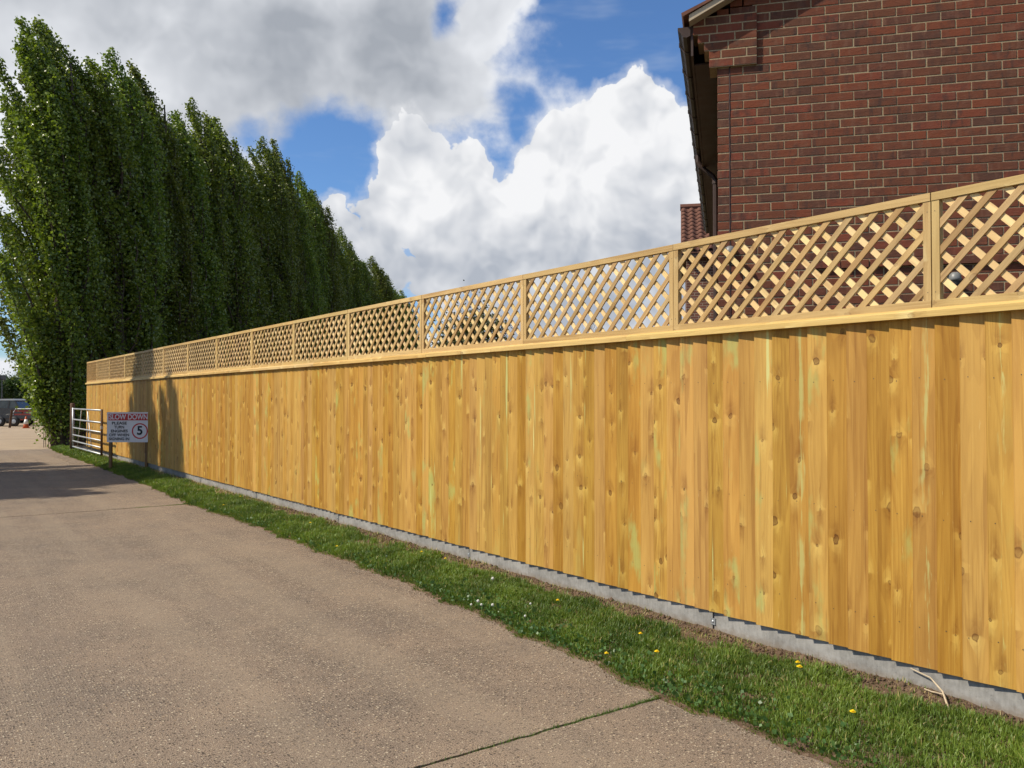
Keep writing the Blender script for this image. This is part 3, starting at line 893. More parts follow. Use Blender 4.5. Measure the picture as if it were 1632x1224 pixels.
# eaves: fascia, soffit, gutter, downpipe
MB().box(-0.225, -0.205, -0.02, HD, EAVE - 0.24, EAVE + 0.02).build('fascia', M['brown_board'], house)
MB().box(-0.204, -0.001, 0.225, HD, EAVE - 0.232, EAVE - 0.218).build('soffit', M['brown_board'], house)
gut = MB()
prof = [(-0.228, 0.0), (-0.228, -0.075), (-0.262, -0.088), (-0.292, -0.080), (-0.312, -0.045), (-0.338, -0.018), (-0.338, 0.004), (-0.330, 0.004), (-0.330, -0.014),
        (-0.306, -0.040), (-0.288, -0.073), (-0.262, -0.080), (-0.235, -0.068), (-0.235, 0.0)]
gut.prism([(a, b + EAVE + 0.01) for a, b in prof], 'y', -0.03, HD)
gut.prism([(a, b + EAVE + 0.01) for a, b in prof[:7] + [(-0.235, 0.004)]], 'y', -0.034, -0.030)
g_o = gut.build('gutter', M['brown_pvc'], house)
brk = MB()
bp = [(a - 0.004 * (a < -0.23), b - 0.004) for a, b in prof[:7]] + [(a, b) for a, b in prof[5:0:-1]]
brk.prism([(a, b + EAVE + 0.01) for a, b in [(-0.228, -0.083), (-0.262, -0.097), (-0.297, -0.088), (-0.319, -0.049), (-0.345, -0.022), (-0.345, 0.01), (-0.337, 0.01),
          (-0.337, -0.017), (-0.311, -0.045), (-0.291, -0.079), (-0.262, -0.087), (-0.228, -0.074)]], 'y', 0, 0.03)
brm = brk.mesh('gutter_bracket', M['brown_pvc'])
for yy in np.arange(0.30, HD, 0.62):
    link('gutter_bracket', brm, g_o, (0, yy, 0))
dp = MB()
dp.tube([(-0.28, 3.7, EAVE - 0.07), (-0.28, 3.7, EAVE - 0.16), (-0.25, 3.7, EAVE - 0.22), (-0.09, 3.7, EAVE - 0.36), (-0.06, 3.7, EAVE - 0.42), (-0.06, 3.7, 0.05)], 0.034, 8)
d_o = dp.build('downpipe', M['brown_pvc'], house)
for zz in (EAVE - 0.46, 2.6, 1.0):
    MB().lathe([(0.042, 0), (0.042, 0.05)], (-0.06, 3.7, zz), 8).build('pipe_clip', M['brown_pvc'], d_o)
# roof: stepped tile courses on both slopes, verge board beneath
rf = MB()
ang = R(27)
half = HW / 2 + 0.28
slope_len = half / math.cos(ang)
nc = int(slope_len / 0.30)
for side in (0, 1):
    for k in range(nc + 1):
        a0 = k * 0.30
        a1 = min(a0 + 0.36, slope_len)
        lift0, lift1 = 0.045, 0.018
        p = []
        for a, l in ((a0, 0.012), (a0, lift0), (a1, lift1), (a1, 0.0)):
            s = -0.28 + a * math.cos(ang) - l * math.sin(ang)
            z = EAVE + 0.045 + a * math.sin(ang) + l * math.cos(ang)
            p.append((s if side == 0 else HW - s, z))
        rf.prism(p if side == 0 else p[::-1], 'y', -0.165, HD + 0.16)
r_o = rf.build('roof', M['rooftile'], house)
MB().tube([(HW / 2, -0.17, EAVE + half * PITCH + 0.06), (HW / 2, HD + 0.09, EAVE + half * PITCH + 0.06)], 0.12, 8).build('ridge_tile', M['rooftile'], r_o)
for side in (0, 1):
    c0, c1 = -0.235, HW / 2
    p = [(c0, EAVE - 0.012 + (c0 + 0.28) * PITCH), (c1, EAVE - 0.012 + (c1 + 0.28) * PITCH), (c1, EAVE + 0.045 + (c1 + 0.28) * PITCH), (c0, EAVE + 0.045 + (c0 + 0.28) * PITCH)]
    p = [(a if side == 0 else HW - a, b) for a, b in p]
    MB().prism(p if side == 0 else p[::-1], 'y', -0.150, -0.033).build('verge_board', M['beige_board'], house)
# security lights fixed to the gable
def sec_light(s, z, lab):
    t = tag(empty('security_light', (H0[0] + s * 0.6423 , H0[1] - s * 0.7662, z), HA), lab, 'light')
    MB().box(-0.045, 0.045, -0.030, -0.001, -0.05, 0.05).build('back_plate', M['black'], t)
    a = MB()
    a.lathe([(0.0, 0.055), (0.022, 0.052), (0.042, 0.034), (0.050, 0.0), (0.047, -0.02)], (0, -0.09, 0), 14)
    a.build('dome', M['grey_plastic'], t, smooth=True)
    MB().lathe([(0.043, 0.0), (0.04, -0.03), (0.02, -0.05)], (0, -0.09, -0.021), 12).build('lens', M['black'], t)
    MB().tube([(0, -0.03, 0.0), (0, -0.065, 0.01)], 0.018, 8).build('arm', M['black'], t)
sec_light(0.10, 2.86, 'small white security light on the house corner above the lattice rail')
sec_light(1.86, 2.57, 'pale domed security light low on the brick gable behind the lattice')

# neighbouring house further back, with a tiled roof
nA = R(-CAM_YAW - 11.3)
def cam2w(xc, d):
    a = R(CAM_YAW)
    return (xc * math.cos(a) + d * math.sin(a), -xc * math.sin(a) + d * math.cos(a))
nx, ny = cam2w(4.83, 24.0)
nb_h = tag(empty('tiled_house', (nx, ny, 0), nA), 'distant brick house with red ridged roof tiles beyond the downpipe', 'house')
NE = 5.75
wall = MB().box(0.15, 7.5, 0.3, 6.0, -0.1, NE).build('wall', M['far_brick'], nb_h)
for (x0, z0) in ((0.45, 2.7), (2.2, 2.7), (4.4, 2.7)):
    w_ = MB().box(x0, x0 + 0.62, 0.262, 0.298, z0, z0 + 1.1).build('window', M['white_paint'], nb_h)
    MB().box(x0 + 0.05, x0 + 0.57, 0.255, 0.2615, z0 + 0.05, z0 + 1.05).build('pane', M['glass'], w_)
MB().box(0.0, 7.6, 0.02, 0.06, NE - 0.12, NE + 0.08).build('fascia', M['brown_board'], nb_h)
tile = MB()
TW, TL = 0.245, 0.30
seg = 8
vs_, fs = [], []
for row in range(2):
    for i in range(seg + 1):
        xx = TW * 1.06 * i / seg
        hh = 0.036 * math.sin(2 * math.pi * i / seg) + 0.02
        vs_.append((xx, row * TL * 1.12, hh + (0.035 if row == 0 else 0.0)))
n = seg + 1
for i in range(seg):
    fs.append((i, i + 1, n + i + 1, n + i))
b0 = len(vs_)
vs_ += [(v[0], v[1], v[2] - 0.022) for v in vs_[:n]]
for i in range(seg):
    fs.append((b0 + i, b0 + i + 1, i + 1, i))
tile.add(vs_, fs)
tme = tile.mesh('roof_tile', M['rooftile'], smooth=True)
ra = R(33)
nroof = MB().prism([(0.0, NE + 0.05), (2.9, NE + 0.05 + 2.9 * math.tan(ra)), (6.1, NE + 0.05), (6.1, NE), (0, NE)], 'x', 0.0, 7.6)
nroof.v = [(p[0], p[1], p[2]) for p in nroof.v]
nr = nroof.build('roof', M['rooftile'], nb_h)
nslope = 3.0 / math.cos(ra)
rows = int(2.95 / math.cos(ra) / TL)
cnt = 0
rest = MB()
for c in range(30):
    for r_ in range(rows):
        loc = (c * TW + 0.02, 0.0 + r_ * TL * math.cos(ra), NE + 0.06 + r_ * TL * math.sin(ra))
        if c < 14:
            link('roof_tile', tme, nr, loc, (ra, 0, 0))
        else:
            m4 = Matrix.Translation(loc) @ Matrix.Rotation(ra, 4, 'X')
            rest.add([m4 @ Vector(v) for v in vs_], fs)
tag(rest.build('roof_tiles', M['rooftile'], nr, smooth=True), kind='stuff')
MB().tube([(-0.02, 2.9, NE + 0.08 + 2.9 * math.tan(ra)), (7.62, 2.9, NE + 0.08 + 2.9 * math.tan(ra))], 0.11, 8).build('ridge_tile', M['rooftile'], nr)

# ================================================================== trees
LEFT = np.array([-math.cos(R(CAM_YAW)), math.sin(R(CAM_YAW)), 0.0])      # the wind leans every tip this way
def leaf_quads(pos, nrm_bias, size, rg):
    n = len(pos)
    d = rg.normal(0, 1, (n, 3)); d[:, 2] += 0.25
    d /= np.linalg.norm(d, axis=1)[:, None]
    e = rg.normal(0, 1, (n, 3)) + nrm_bias
    e -= d * np.sum(e * d, 1)[:, None]
    e /= np.linalg.norm(e, axis=1)[:, None] + 1e-9
    s = size[:, None]
    a = pos - d * s * 0.5
    b = pos + e * s * 0.42 - d * s * 0.08
    c = pos + d * s * 0.5
    f = pos - e * s * 0.42 - d * s * 0.08
    v = np.stack([a, b, c, f], 1).reshape(-1, 3)
    q = np.arange(4 * n).reshape(n, 4)
    return v, q
def poplar(seed, nleaf, H=14.0, RAD=1.55, low=0.5, nbr=58, foot=0):
    rg = np.random.default_rng(seed)
    def env(f):
        base = (0.42 if foot > 30 else 0.70) + (0.58 if foot > 30 else 0.30) * np.clip(f / (0.42 if foot > 30 else 0.25), 0, 1)
        top = np.clip(1 - (np.clip(f - 0.55, 0, 1) / 0.47) ** 1.4, 0.16, 1)
        return RAD * base * top
    hs = np.sort(rg.uniform(0.01, 0.80, nbr) ** 0.95) * H
    L = np.minimum(rg.uniform(2.8, 6.4, nbr), (H * np.where(rg.uniform(0, 1, nbr) < 0.3, rg.uniform(0.95, 1.05, nbr), rg.uniform(0.72, 0.95, nbr))) - hs)
    L = np.maximum(L, 1.2)
    az = rg.uniform(0, 2 * math.pi, nbr)
    rmax = env(np.clip((hs + L * 0.75) / H, 0, 1)) * rg.uniform(0.5, 1.12, nbr)
    bend = rg.uniform(0.14, 0.36, nbr) * (0.6 if foot > 30 else 1.0)
    if foot:                                                  # leafy growth round the foot
        hs = np.concatenate([hs, rg.uniform(0.0, 0.8, foot)])
        L = np.concatenate([L, rg.uniform(1.2, 3.6, foot)])
        az = np.concatenate([az, rg.uniform(0, 6.28, foot)])
        rmax = np.concatenate([rmax, rg.uniform(0.25, 0.75, foot)])
        bend = np.concatenate([bend, rg.uniform(0, 0.1, foot)])
        nbr += foot
    def path(i, t):
        rr = rmax[i] * (1 - np.exp(-2.6 * t)) / (1 - math.exp(-2.6))
        h = hs[i] + L[i] * t
        p = np.stack([rr * np.cos(az[i]), rr * np.sin(az[i]), h], -1)
        lean = 0.55 * (h / H) ** 2.2 + bend[i] * L[i] * t ** 2.2
        return p + LEFT * lean[..., None]
    w = L ** 1.15
    bi = rg.choice(nbr, nleaf, p=w / w.sum())
    t = rg.beta(1.6, 1.0, nleaf) * 0.98 + 0.03
    pos = path(bi, t)
    sig = 0.19 * (1 - 0.80 * t) + 0.03
    off = rg.normal(0, 1, (nleaf, 3)) * sig[:, None]
    tw = rg.integers(0, 14, nleaf)                          # side shoots along each limb
    ta = (bi * 7.3 + tw * 2.4)
    side = np.stack([np.cos(ta), np.sin(ta), np.full(nleaf, 0.9)], -1)
    off += side * (rg.uniform(0, 0.42, nleaf) * (1 - t * 0.75))[:, None]
    pos = pos + off
    keep = rg.uniform(0, 1, nleaf) < np.clip(low + (1 - low) * pos[:, 2] / 4.0, 0, 1)
    keep &= pos[:, 2] > 0.06
    pos = pos[keep]
    size = rg.uniform(0.065, 0.135, len(pos))
    v, q = leaf_quads(pos, np.array([0, 0, 0.3]), size, rg)
    crown = np_mesh('crown', v, [q], M['poplar'])
    tb = MB()
    hh = np.linspace(-0.1, H * 0.93, 12)
    tb.tube([tuple(LEFT * 0.55 * (max(h, 0) / H) ** 2.2 + np.array([0.05 * math.sin(h * 0.9 + seed), 0.05 * math.cos(h * 0.7), h])) for h in hh],
            [max(0.25 * (1 - h / H) ** 0.8, 0.02) if h > 0.3 else 0.32 for h in hh], 8)
    for i in range(nbr):
        tt = np.linspace(0.0, 0.92, 5)
        pp = path(np.full(5, i), tt)
        tb.tube([tuple(p) for p in pp], [0.045 * (1 - x) ** 0.8 + 0.006 for x in tt], 4, caps=False)
    for i in range(26):                                      # upright suckers round the foot
        a, r0 = rg.uniform(0, 6.28), rg.uniform(0.2, 0.6)
        hgt = rg.uniform(2.0, 5.5)
        x, y = r0 * math.cos(a), r0 * math.sin(a)
        tb.tube([(x, y, -0.05), (x * 1.05 + rg.normal(0, .06), y * 1.05 + rg.normal(0, .06), hgt * 0.5), (x * 1.1 + rg.normal(0, .1), y * 1.1 + rg.normal(0, .1), hgt)], [0.011, 0.008, 0.003], 4, caps=False)
    trunk = tb.mesh('trunk', M['bark'], smooth=True)
    return crown, trunk
POP = [poplar(21, 80000, low=1.0, foot=44), poplar(22, 50000, low=0.8, foot=14), poplar(23, 50000, low=0.8, foot=14), poplar(24, 46000), poplar(25, 46000)]
SIL = ([30, 105, 150, 180, 235, 295, 345, 388, 415, 470, 500, 520, 540, 560, 590, 615, 640, 660],
       [34, 18, 85, 100, 122, 142, 188, 222, 230, 266, 290, 322, 362, 402, 416, 436, 468, 490])
a42 = R(42.0)
ca, sa = math.cos(R(CAM_YAW)), math.sin(R(CAM_YAW))
def put_poplar(x, y, h, var, rz, wid, label, group):
    t = tag(empty('poplar_tree', (x, y, -0.03), rz), label, 'tree', group)
    cr, tr = POP[var]
    k = h / 14.0
    link('trunk', tr, t, scale=(wid, wid, k))
    link('crown', cr, t, scale=(wid, wid, k))
    return t
random.seed(4)
S = [0.15, 1.3]
while S[-1] < 50:
    S.append(S[-1] + random.uniform(1.5, 2.2))
for i, s in enumerate(S):
    x, y = 4.1 + s * math.sin(a42), 31.4 + s * math.cos(a42)
    off = random.uniform(-0.35, 0.35) if i > 1 else 0
    x += off * math.cos(a42); y -= off * math.sin(a42)
    xc, d = x * ca - y * sa, x * sa + y * ca
    px = 816 + 1343 * xc / d
    h = 1.6 + (635.5 - np.interp(px - 16, *SIL)) / 1343 * d
    h *= random.uniform(0.95, 1.05) if i > 1 else (0.955, 0.97)[i]
    if i == 0:
        lab, grp = 'tall leaning poplar at the drive edge, leafy and sunlit to the ground', None
    elif i == 1:
        lab, grp = 'tall poplar close behind the drive-edge poplar, at the fence end', None
    elif px < 545:
        lab, grp = 'tall columnar poplar in the dense dark row behind the fence', 'poplars in the tall row'
    else:
        lab, grp = 'shorter distant poplar at the far low end of the row', 'poplars at the far end of the row'
    if i and px < 545:                                          # a second, staggered line fills the gaps
        put_poplar(x - 1.25 * math.cos(a42) + 0.9 * math.sin(a42), y + 1.25 * math.sin(a42) + 0.9 * math.cos(a42), h * random.uniform(0.86, 0.97), 1 + (i * 5 + 2) % 4, random.uniform(-0.35, 0.35), 1.05, 'poplar of the rear line showing between the taller row trees', 'poplars in the rear line')
    put_poplar(x, y, h, 0 if i == 0 else 1 + (i * 3) % 4, random.uniform(-0.35, 0.35), random.uniform(0.95, 1.15) if i else 1.0, lab, grp)
# the row goes on across the drive: these stand outside the picture and shade the drive and the fence
for x, y, h, var in ((-2.6, 22.9, 13.0, 1), (-3.6, 20.9, 12.6, 3), (-5.2, 18.6, 10.0, 2), (-4.7, 20.1, 10.2, 1), (-3.6, 25.2, 8.2, 4)):
    put_poplar(x, y, h, var, random.uniform(-0.3, 0.3), 1.12, 'poplar on the far side of the drive casting shade over it', 'poplars across the drive')

def broadleaf(seed, H, RX, nleaf, mat, lsize=(0.10, 0.2), base=0.3, nclump=46):
    rg = np.random.default_rng(seed)
    cz = H * (base + 1) / 2
    u = rg.normal(0, 1, (nclump, 3)); u /= np.linalg.norm(u, axis=1)[:, None]
    rr = rg.uniform(0.35, 0.92, nclump)[:, None]
    cc = u * rr * np.array([RX, RX, H * (1 - base) / 2]) + np.array([0, 0, cz])
    ci = rg.integers(0, nclump, nleaf)
    sp = rg.uniform(0.10, 0.22, nclump) * RX * 1.2
    pos = cc[ci] + rg.normal(0, 1, (nleaf, 3)) * sp[ci][:, None]
    pos = pos[pos[:, 2] > 0.1]
    v, q = leaf_quads(pos, np.array([0, 0, 0.4]), rg.uniform(*lsize, len(pos)), rg)
    crown = np_mesh('crown', v, [q], mat)
    tb = MB()
    tb.tube([(0, 0, -0.1), (0.05, 0, H * 0.3), (0, 0.1, H * 0.6), (0, 0, H * 0.85)], [0.03 * H, 0.024 * H, 0.014 * H, 0.004 * H], 8)
    for i in range(0, nclump, 2):
        z0 = rg.uniform(0.2, 0.6) * H
        m_ = (np.array([0, 0, z0]) + cc[i]) / 2 + np.array([0, 0, 0.1])
        tb.tube([(0, 0, z0), tuple(m_), tuple(cc[i])], [0.010 * H, 0.007 * H, 0.002 * H], 5, caps=False)
    return crown, tb.mesh('trunk', M['bark'], smooth=True)
def put_tree(name, mesh_pair, xy, rz, sc_, label, group=None):
    t = tag(empty(name, (xy[0], xy[1], -0.06), rz), label, 'tree', group)
    link('trunk', mesh_pair[1], t, scale=(sc_,) * 3)
    link('crown', mesh_pair[0], t, scale=(sc_,) * 3)
cop = broadleaf(51, 5.0, 1.5, 14000, M['copper'], (0.07, 0.13), 0.25)
put_tree('copper_tree', cop, cam2w(-1.15, 27.0), 0.3, 0.93, 'dark bronze-leaved small tree seen through the lattice behind the fence')
put_tree('copper_tree', cop, cam2w(-1.75, 30.0), 2.1, 0.80, 'low dark bushy tree behind the lattice, beside the bronze tree')
oak = broadleaf(52, 9.0, 4.2, 16000, M['oakleaf'], (0.22, 0.42), 0.12, 60)
for i, (px, d, s) in enumerate(((-60, 118, 0.62), (-22, 112, 0.55), (14, 120, 0.50), (38, 116, 0.58), (66, 122, 0.62))):
    put_tree('hedgerow_tree', oak, cam2w((px - 816) / 1343 * d, d), i * 1.3, s, 'rounded green tree on the skyline beyond the yard', 'skyline trees beyond the yard')
# bare winter-like trees
def bare(seed, H):
    rg = random.Random(seed)
    tb, tw = MB(), MB()
    def grow(p, d, L, r, lev):
        q = p + d * L
        mid = p + d * L * 0.5 + Vector((rg.gauss(0, .04), rg.gauss(0, .04), 0)) * L
        (tb if lev < 2 else tw).tube([p, mid, q], [r, r * 0.8, r * 0.6], 5 if lev < 2 else 3, caps=False)
        if lev < 5:
            for k in range(3 if lev else 5):
                a = rg.uniform(0, 6.28)
                sp = rg.uniform(0.35, 0.75)
                o = d.orthogonal().normalized()
                o.rotate(Matrix.Rotation(a, 3, d))
                nd = (d + o * sp + Vector((0, 0, 0.18))).normalized()
                grow(p + d * L * rg.uniform(0.55, 1.0), nd, L * rg.uniform(0.58, 0.78), r * 0.56, lev + 1)
    grow(Vector((0, 0, -0.1)), Vector((0, 0, 1)), H * 0.36, H * 0.016, 0)
    return tb.mesh('trunk', M['bark']), tw.mesh('crown', M['bark'])
for i, (px, d, H) in enumerate(((905, 40, 5.6), (958, 38, 5.9), (1010, 44, 5.6))):
    tr, cr = bare(60 + i, H)
    x, y = cam2w((px - 816) / 1343 * d, d)
    t = tag(empty('bare_tree', (x, y, -0.06), i), 'leafless twiggy tree seen through the lattice against the sky', 'tree', 'leafless trees behind the fence')
    link('trunk', tr, t); link('crown', cr, t)

# ================================================================== field gate folded back against the fence
gate = tag(empty('field_gate', (4.12, 23.75, 0.0)), 'galvanised tubular metal field gate standing open against the fence', 'gate')
GL, GB, GT = 4.55, 0.17, 1.30
for sx, nm in ((0.0, 'end_stile'), (GL, 'end_stile')):
    MB().tube([(0, sx, GB - 0.03), (0, sx, GT + 0.03)], 0.030, 10).build(nm, M['galv'] if sx else M['rust_and_shade'], gate, smooth=True)  # near stile is coloured brown to paint in its shade
for i in range(6):
    z = GB + (GT - GB) * [0, .15, .31, .50, .72, 1.0][i]
    MB().tube([(0, 0.03, z), (0, GL - 0.03, z)], 0.021, 8).build('bar', M['galv'], gate, smooth=True)
for a, b in (((0.022, 1.5, GB), (0.022, 2.2, GT)), ((0.022, 3.9, GB), (0.022, 3.2, GT)), ((0.022, 2.2, GT), (0.022, 2.2, GB))):
    MB().tube([a, b], 0.013, 8).build('brace', M['galv'], gate, smooth=True)
MB().box(-0.025, 0.025, -0.06, 0.06, 0.82, 0.90).build('latch', M['galv'], gate)
gp_ = tag(MB().tube([(0, 0, -0.3), (0, 0, 1.45), (0, 0, 1.47)], [0.065, 0.065, 0.05], 12)  .build('gate_post', M['rust_and_shade'], None, (4.12, 28.42, 0.0), smooth=True),
          'round steel gate post under the poplar at the fence end', 'post')

# ================================================================== sign
sx, sy = 4.095, 20.40
sign = tag(empty('warning_sign', (sx, sy, 0), R(-CAM_YAW + 2.0)), 'white SLOW DOWN notice board with red speed circle on two timber posts', 'sign')
SW, SH, SZ = 0.965, 0.675, 0.625
for px in (-SW / 2 + 0.07, SW / 2 - 0.10):
    MB().box(px - 0.03, px + 0.03, 0.005, 0.065, -0.3, SZ + SH - 0.03, 'z').build('sign_post', M['post_wood'], sign)
panel = MB().box(-SW / 2, SW / 2, -0.008, 0.004, SZ, SZ + SH).build('sign_panel', M['sign_white'], sign)
MB().box(-SW / 2 + 0.035, SW / 2 - 0.04, -0.0105, -0.0085, SZ + SH - 0.185, SZ + SH - 0.035).build('red_band', M['sign_red'], panel)
def text(s, x, z, size, mat, width=None, bold=0.0):
    cu = bpy.data.curves.new('lettering', 'FONT')
    cu.body = s
    cu.size = size
    cu.align_x = 'CENTER'
    cu.align_y = 'CENTER'
    cu.extrude = 0.0008
    cu.offset = bold
    tmp = bpy.data.objects.new('lettering_tmp', cu)
    COL.objects.link(tmp)
    bpy.context.view_layer.update()
    dg = bpy.context.evaluated_depsgraph_get()
    me = bpy.data.meshes.new_from_object(tmp.evaluated_get(dg))
    bpy.data.objects.remove(tmp)
    me.materials.clear()
    me.materials.append(mat)
    o = link('lettering', me, panel, (x, -0.0125, z), (R(90), 0, 0))
    if width:
        xs = [v.co.x for v in me.vertices]
        o.scale = (width / (max(xs) - min(xs)), 1, 1)
    return o
text('SLOW DOWN', -0.004, SZ + SH - 0.112, 0.165, M['sign_white'], 0.85, 0.003)
for i, (s, w) in enumerate((('PLEASE', 0.33), ('TURN', 0.22), ('ENGINES', 0.37), ('OFF WHEN', 0.44), ('SIGNING IN', 0.45))):
    text(s, -SW / 2 + 0.275, SZ + SH - 0.250 - i * 0.088, 0.086, M['sign_black'], w, 0.0022)
text('5', SW / 2 - 0.235, SZ + SH - 0.420, 0.27, M['sign_black'], None, 0.008)
ringm = MB()
n = 40
ro, ri = 0.178, 0.150
vs_ = []
for yy in (-0.0105, -0.0085):
    for r_ in (ro, ri):
        vs_ += [(r_ * math.cos(2 * math.pi * k / n), yy, r_ * math.sin(2 * math.pi * k / n)) for k in range(n)]
fs = []
for k in range(n):
    j = (k + 1) % n
    fs += [(k, j, n + j, n + k), (2 * n + k, 3 * n + k, 3 * n + j, 2 * n + j), (k, 2 * n + k, 2 * n + j, j), (n + k, n + j, 3 * n + j, 3 * n + k)]
ringm.add(vs_, fs)
ringm.build('speed_ring', M['sign_red'], panel, (SW / 2 - 0.235, 0, SZ + SH - 0.425))

# ================================================================== things in the yard at the end of the drive
def yard_xy(px, d):
    return cam2w((px - 816) / 1343 * d, d)
# traffic cone
x, y = yard_xy(42, 46.3)
cone = tag(empty('traffic_cone', (x, y, -0.012)), 'orange traffic cone with white band at the yard entrance', 'cone')
MB().box(-0.18, 0.18, -0.18, 0.18, 0.0, 0.045).build('base', M['orange'], cone)
cb = MB().lathe([(0.145, 0.0), (0.125, 0.12), (0.045, 0.58), (0.03, 0.60)], (0, 0, 0.045), 18).build('cone_body', M['orange'], cone, smooth=True)
MB().lathe([(0.120, 0.18), (0.072, 0.44)], (0, 0, 0.045), 18).build('reflective_band', M['white_paint'], cone, smooth=True)
for v in cone.children[-1].data.vertices:
    v.co.x *= 1.04; v.co.y *= 1.04
# flat trailer
x, y = yard_xy(28, 50.0)
tr = tag(empty('flat_trailer', (x, y, -0.012), R(-CAM_YAW + 4)), 'low dark flatbed trailer parked behind the traffic cone', 'trailer')
MB().box(-2.1, 1.5, -0.8, 0.8, 0.42, 0.52).build('deck', M['rust_and_shade'], tr)
MB().box(-2.1, 1.5, -0.82, -0.79, 0.46, 0.62).build('side_rail', M['dark_paint'], tr)
MB().box(-2.1, 1.5, 0.79, 0.82, 0.46, 0.62).build('side_rail', M['dark_paint'], tr)
MB().prism([(1.5, 0.45), (2.6, 0.42), (2.6, 0.36), (1.5, 0.34)], 'y', -0.06, 0.06).build('drawbar', M['dark_paint'], tr)
for wx in (-0.55, 0.25):
    for wy in (-0.92, 0.74):
        w = MB()
        w.lathe([(0.12, 0.0), (0.27, 0.01), (0.29, 0.04), (0.29, 0.14), (0.27, 0.17), (0.12, 0.18)], n=18)
        w.v = [(wx + a, wy + c, 0.29 + b) for a, b, c in w.v]
        wo = w.build('tyre', M['black'], tr, smooth=True)
        h = MB().lathe([(0.13, -0.004), (0.06, -0.012)], n=12)
        h.v = [(wx + a, wy + c, 0.29 + b) for a, b, c in h.v]
        h.build('rim', M['galv'], wo)
# plastic barrier standing on the ground behind
x, y = yard_xy(38, 52.4)
ba = tag(empty('road_barrier', (x, y, -0.012), R(-CAM_YAW + 8)), 'red plastic road barrier with grey frame behind the trailer', 'barrier')
fr = [(-0.6, 0.05), (-0.6, 0.75), (-0.45, 0.98), (0.45, 0.98), (0.6, 0.75), (0.6, 0.05)]
MB().tube([(a, 0, b) for a, b in fr], 0.04, 8).build('barrier_frame', M['galv'], ba)
for z in (0.28, 0.56, 0.80):
    MB().box(-0.56, 0.56, -0.025, 0.025, z, z + 0.13).build('barrier_rail', M['red'], ba)
for a in (-0.5, 0.5):
    MB().box(a - 0.05, a + 0.05, -0.28, 0.28, 0.0, 0.06).build('barrier_foot', M['black'], ba)
# parked vehicle with pale roof
x, y = yard_xy(-8, 56.0)
car = tag(empty('parked_car', (x, y, -0.012), R(-CAM_YAW + 3)), 'dark estate car with a grey roof parked across the yard', 'car')
body = [(-2.2, 0.35), (-2.2, 0.78), (-2.05, 0.95), (-0.95, 1.02), (1.95, 1.0), (2.15, 0.85), (2.2, 0.4)]
MB().prism(body, 'y', -0.85, 0.85).build('body', M['dark_paint'], car)
MB().prism([(-0.95, 1.02), (-0.35, 1.50), (1.62, 1.50), (1.98, 1.0)], 'y', -0.74, 0.74).build('cabin_glass', M['glass'], car)
MB().prism([(-0.42, 1.505), (-0.35, 1.60), (1.55, 1.61), (1.70, 1.505)], 'y', -0.76, 0.76).build('roof', M['galv'], car)
for a, b in ((-0.95, -0.38), (0.35, 0.42), (1.25, 1.30), (1.95, 1.66)):
    MB().prism([(a - 0.04, 1.0), (a + 0.05, 1.0), (b + 0.05, 1.52), (b - 0.04, 1.52)], 'y', -0.755, -0.742).build('pillar', M['dark_paint'], car)
for s in (-1, 1):
    MB().box(-2.215, -2.195, s * 0.62 - 0.14, s * 0.62 + 0.14, 0.62, 0.76).build('headlight', M['white_paint'], car)
    MB().box(2.17, 2.215, s * 0.68 - 0.09, s * 0.68 + 0.09, 0.55, 0.85).build('tail_light', M['red'], car)
    for wx in (-1.35, 1.35):
        w = MB().lathe([(0.18, 0.0), (0.30, 0.01), (0.33, 0.05), (0.33, 0.15), (0.30, 0.19)], n=20)
        w.v = [(wx + a, s * 0.77 - 0.095 + c, 0.33 + b) for a, b, c in w.v]
        wo = w.build('tyre', M['black'], car, smooth=True)
        h = MB().lathe([(0.17, 0.0), (0.17, 0.2)], n=14)
        h.v = [(wx + a, s * 0.77 - 0.1 + c, 0.33 + b) for a, b, c in h.v]
        h.build('rim', M['dark_paint'], wo)
# leaning timber post and lamp pole
x, y = yard_xy(16, 47.0)
tag(MB().box(-0.06, 0.06, -0.06, 0.06, -0.1, 0.98, 'z').build('timber_post', M['rust_and_shade'], None, (x, y, 0.0), (0, R(6), 0)), 'short leaning timber post beside the traffic cone', 'post')
x, y = yard_xy(3, 62.0)
lp = tag(empty('floodlight_pole', (x, y, -0.012), R(-CAM_YAW)), 'slim dark pole with floodlight head beyond the parked car', 'lamp post')
MB().tube([(0, 0, 0), (0, 0, 3.2)], [0.06, 0.04], 8).build('pole', M['dark_paint'], lp)
MB().tube([(-0.3, 0, 3.0), (0.25, 0, 3.0)], 0.03, 6).build('cross_arm', M['dark_paint'], lp)
for a in (-0.18, 0.14):
    MB().box(a - 0.12, a + 0.12, -0.1, 0.1, 3.03, 3.35).build('lamp_head', M['dark_paint'], lp)

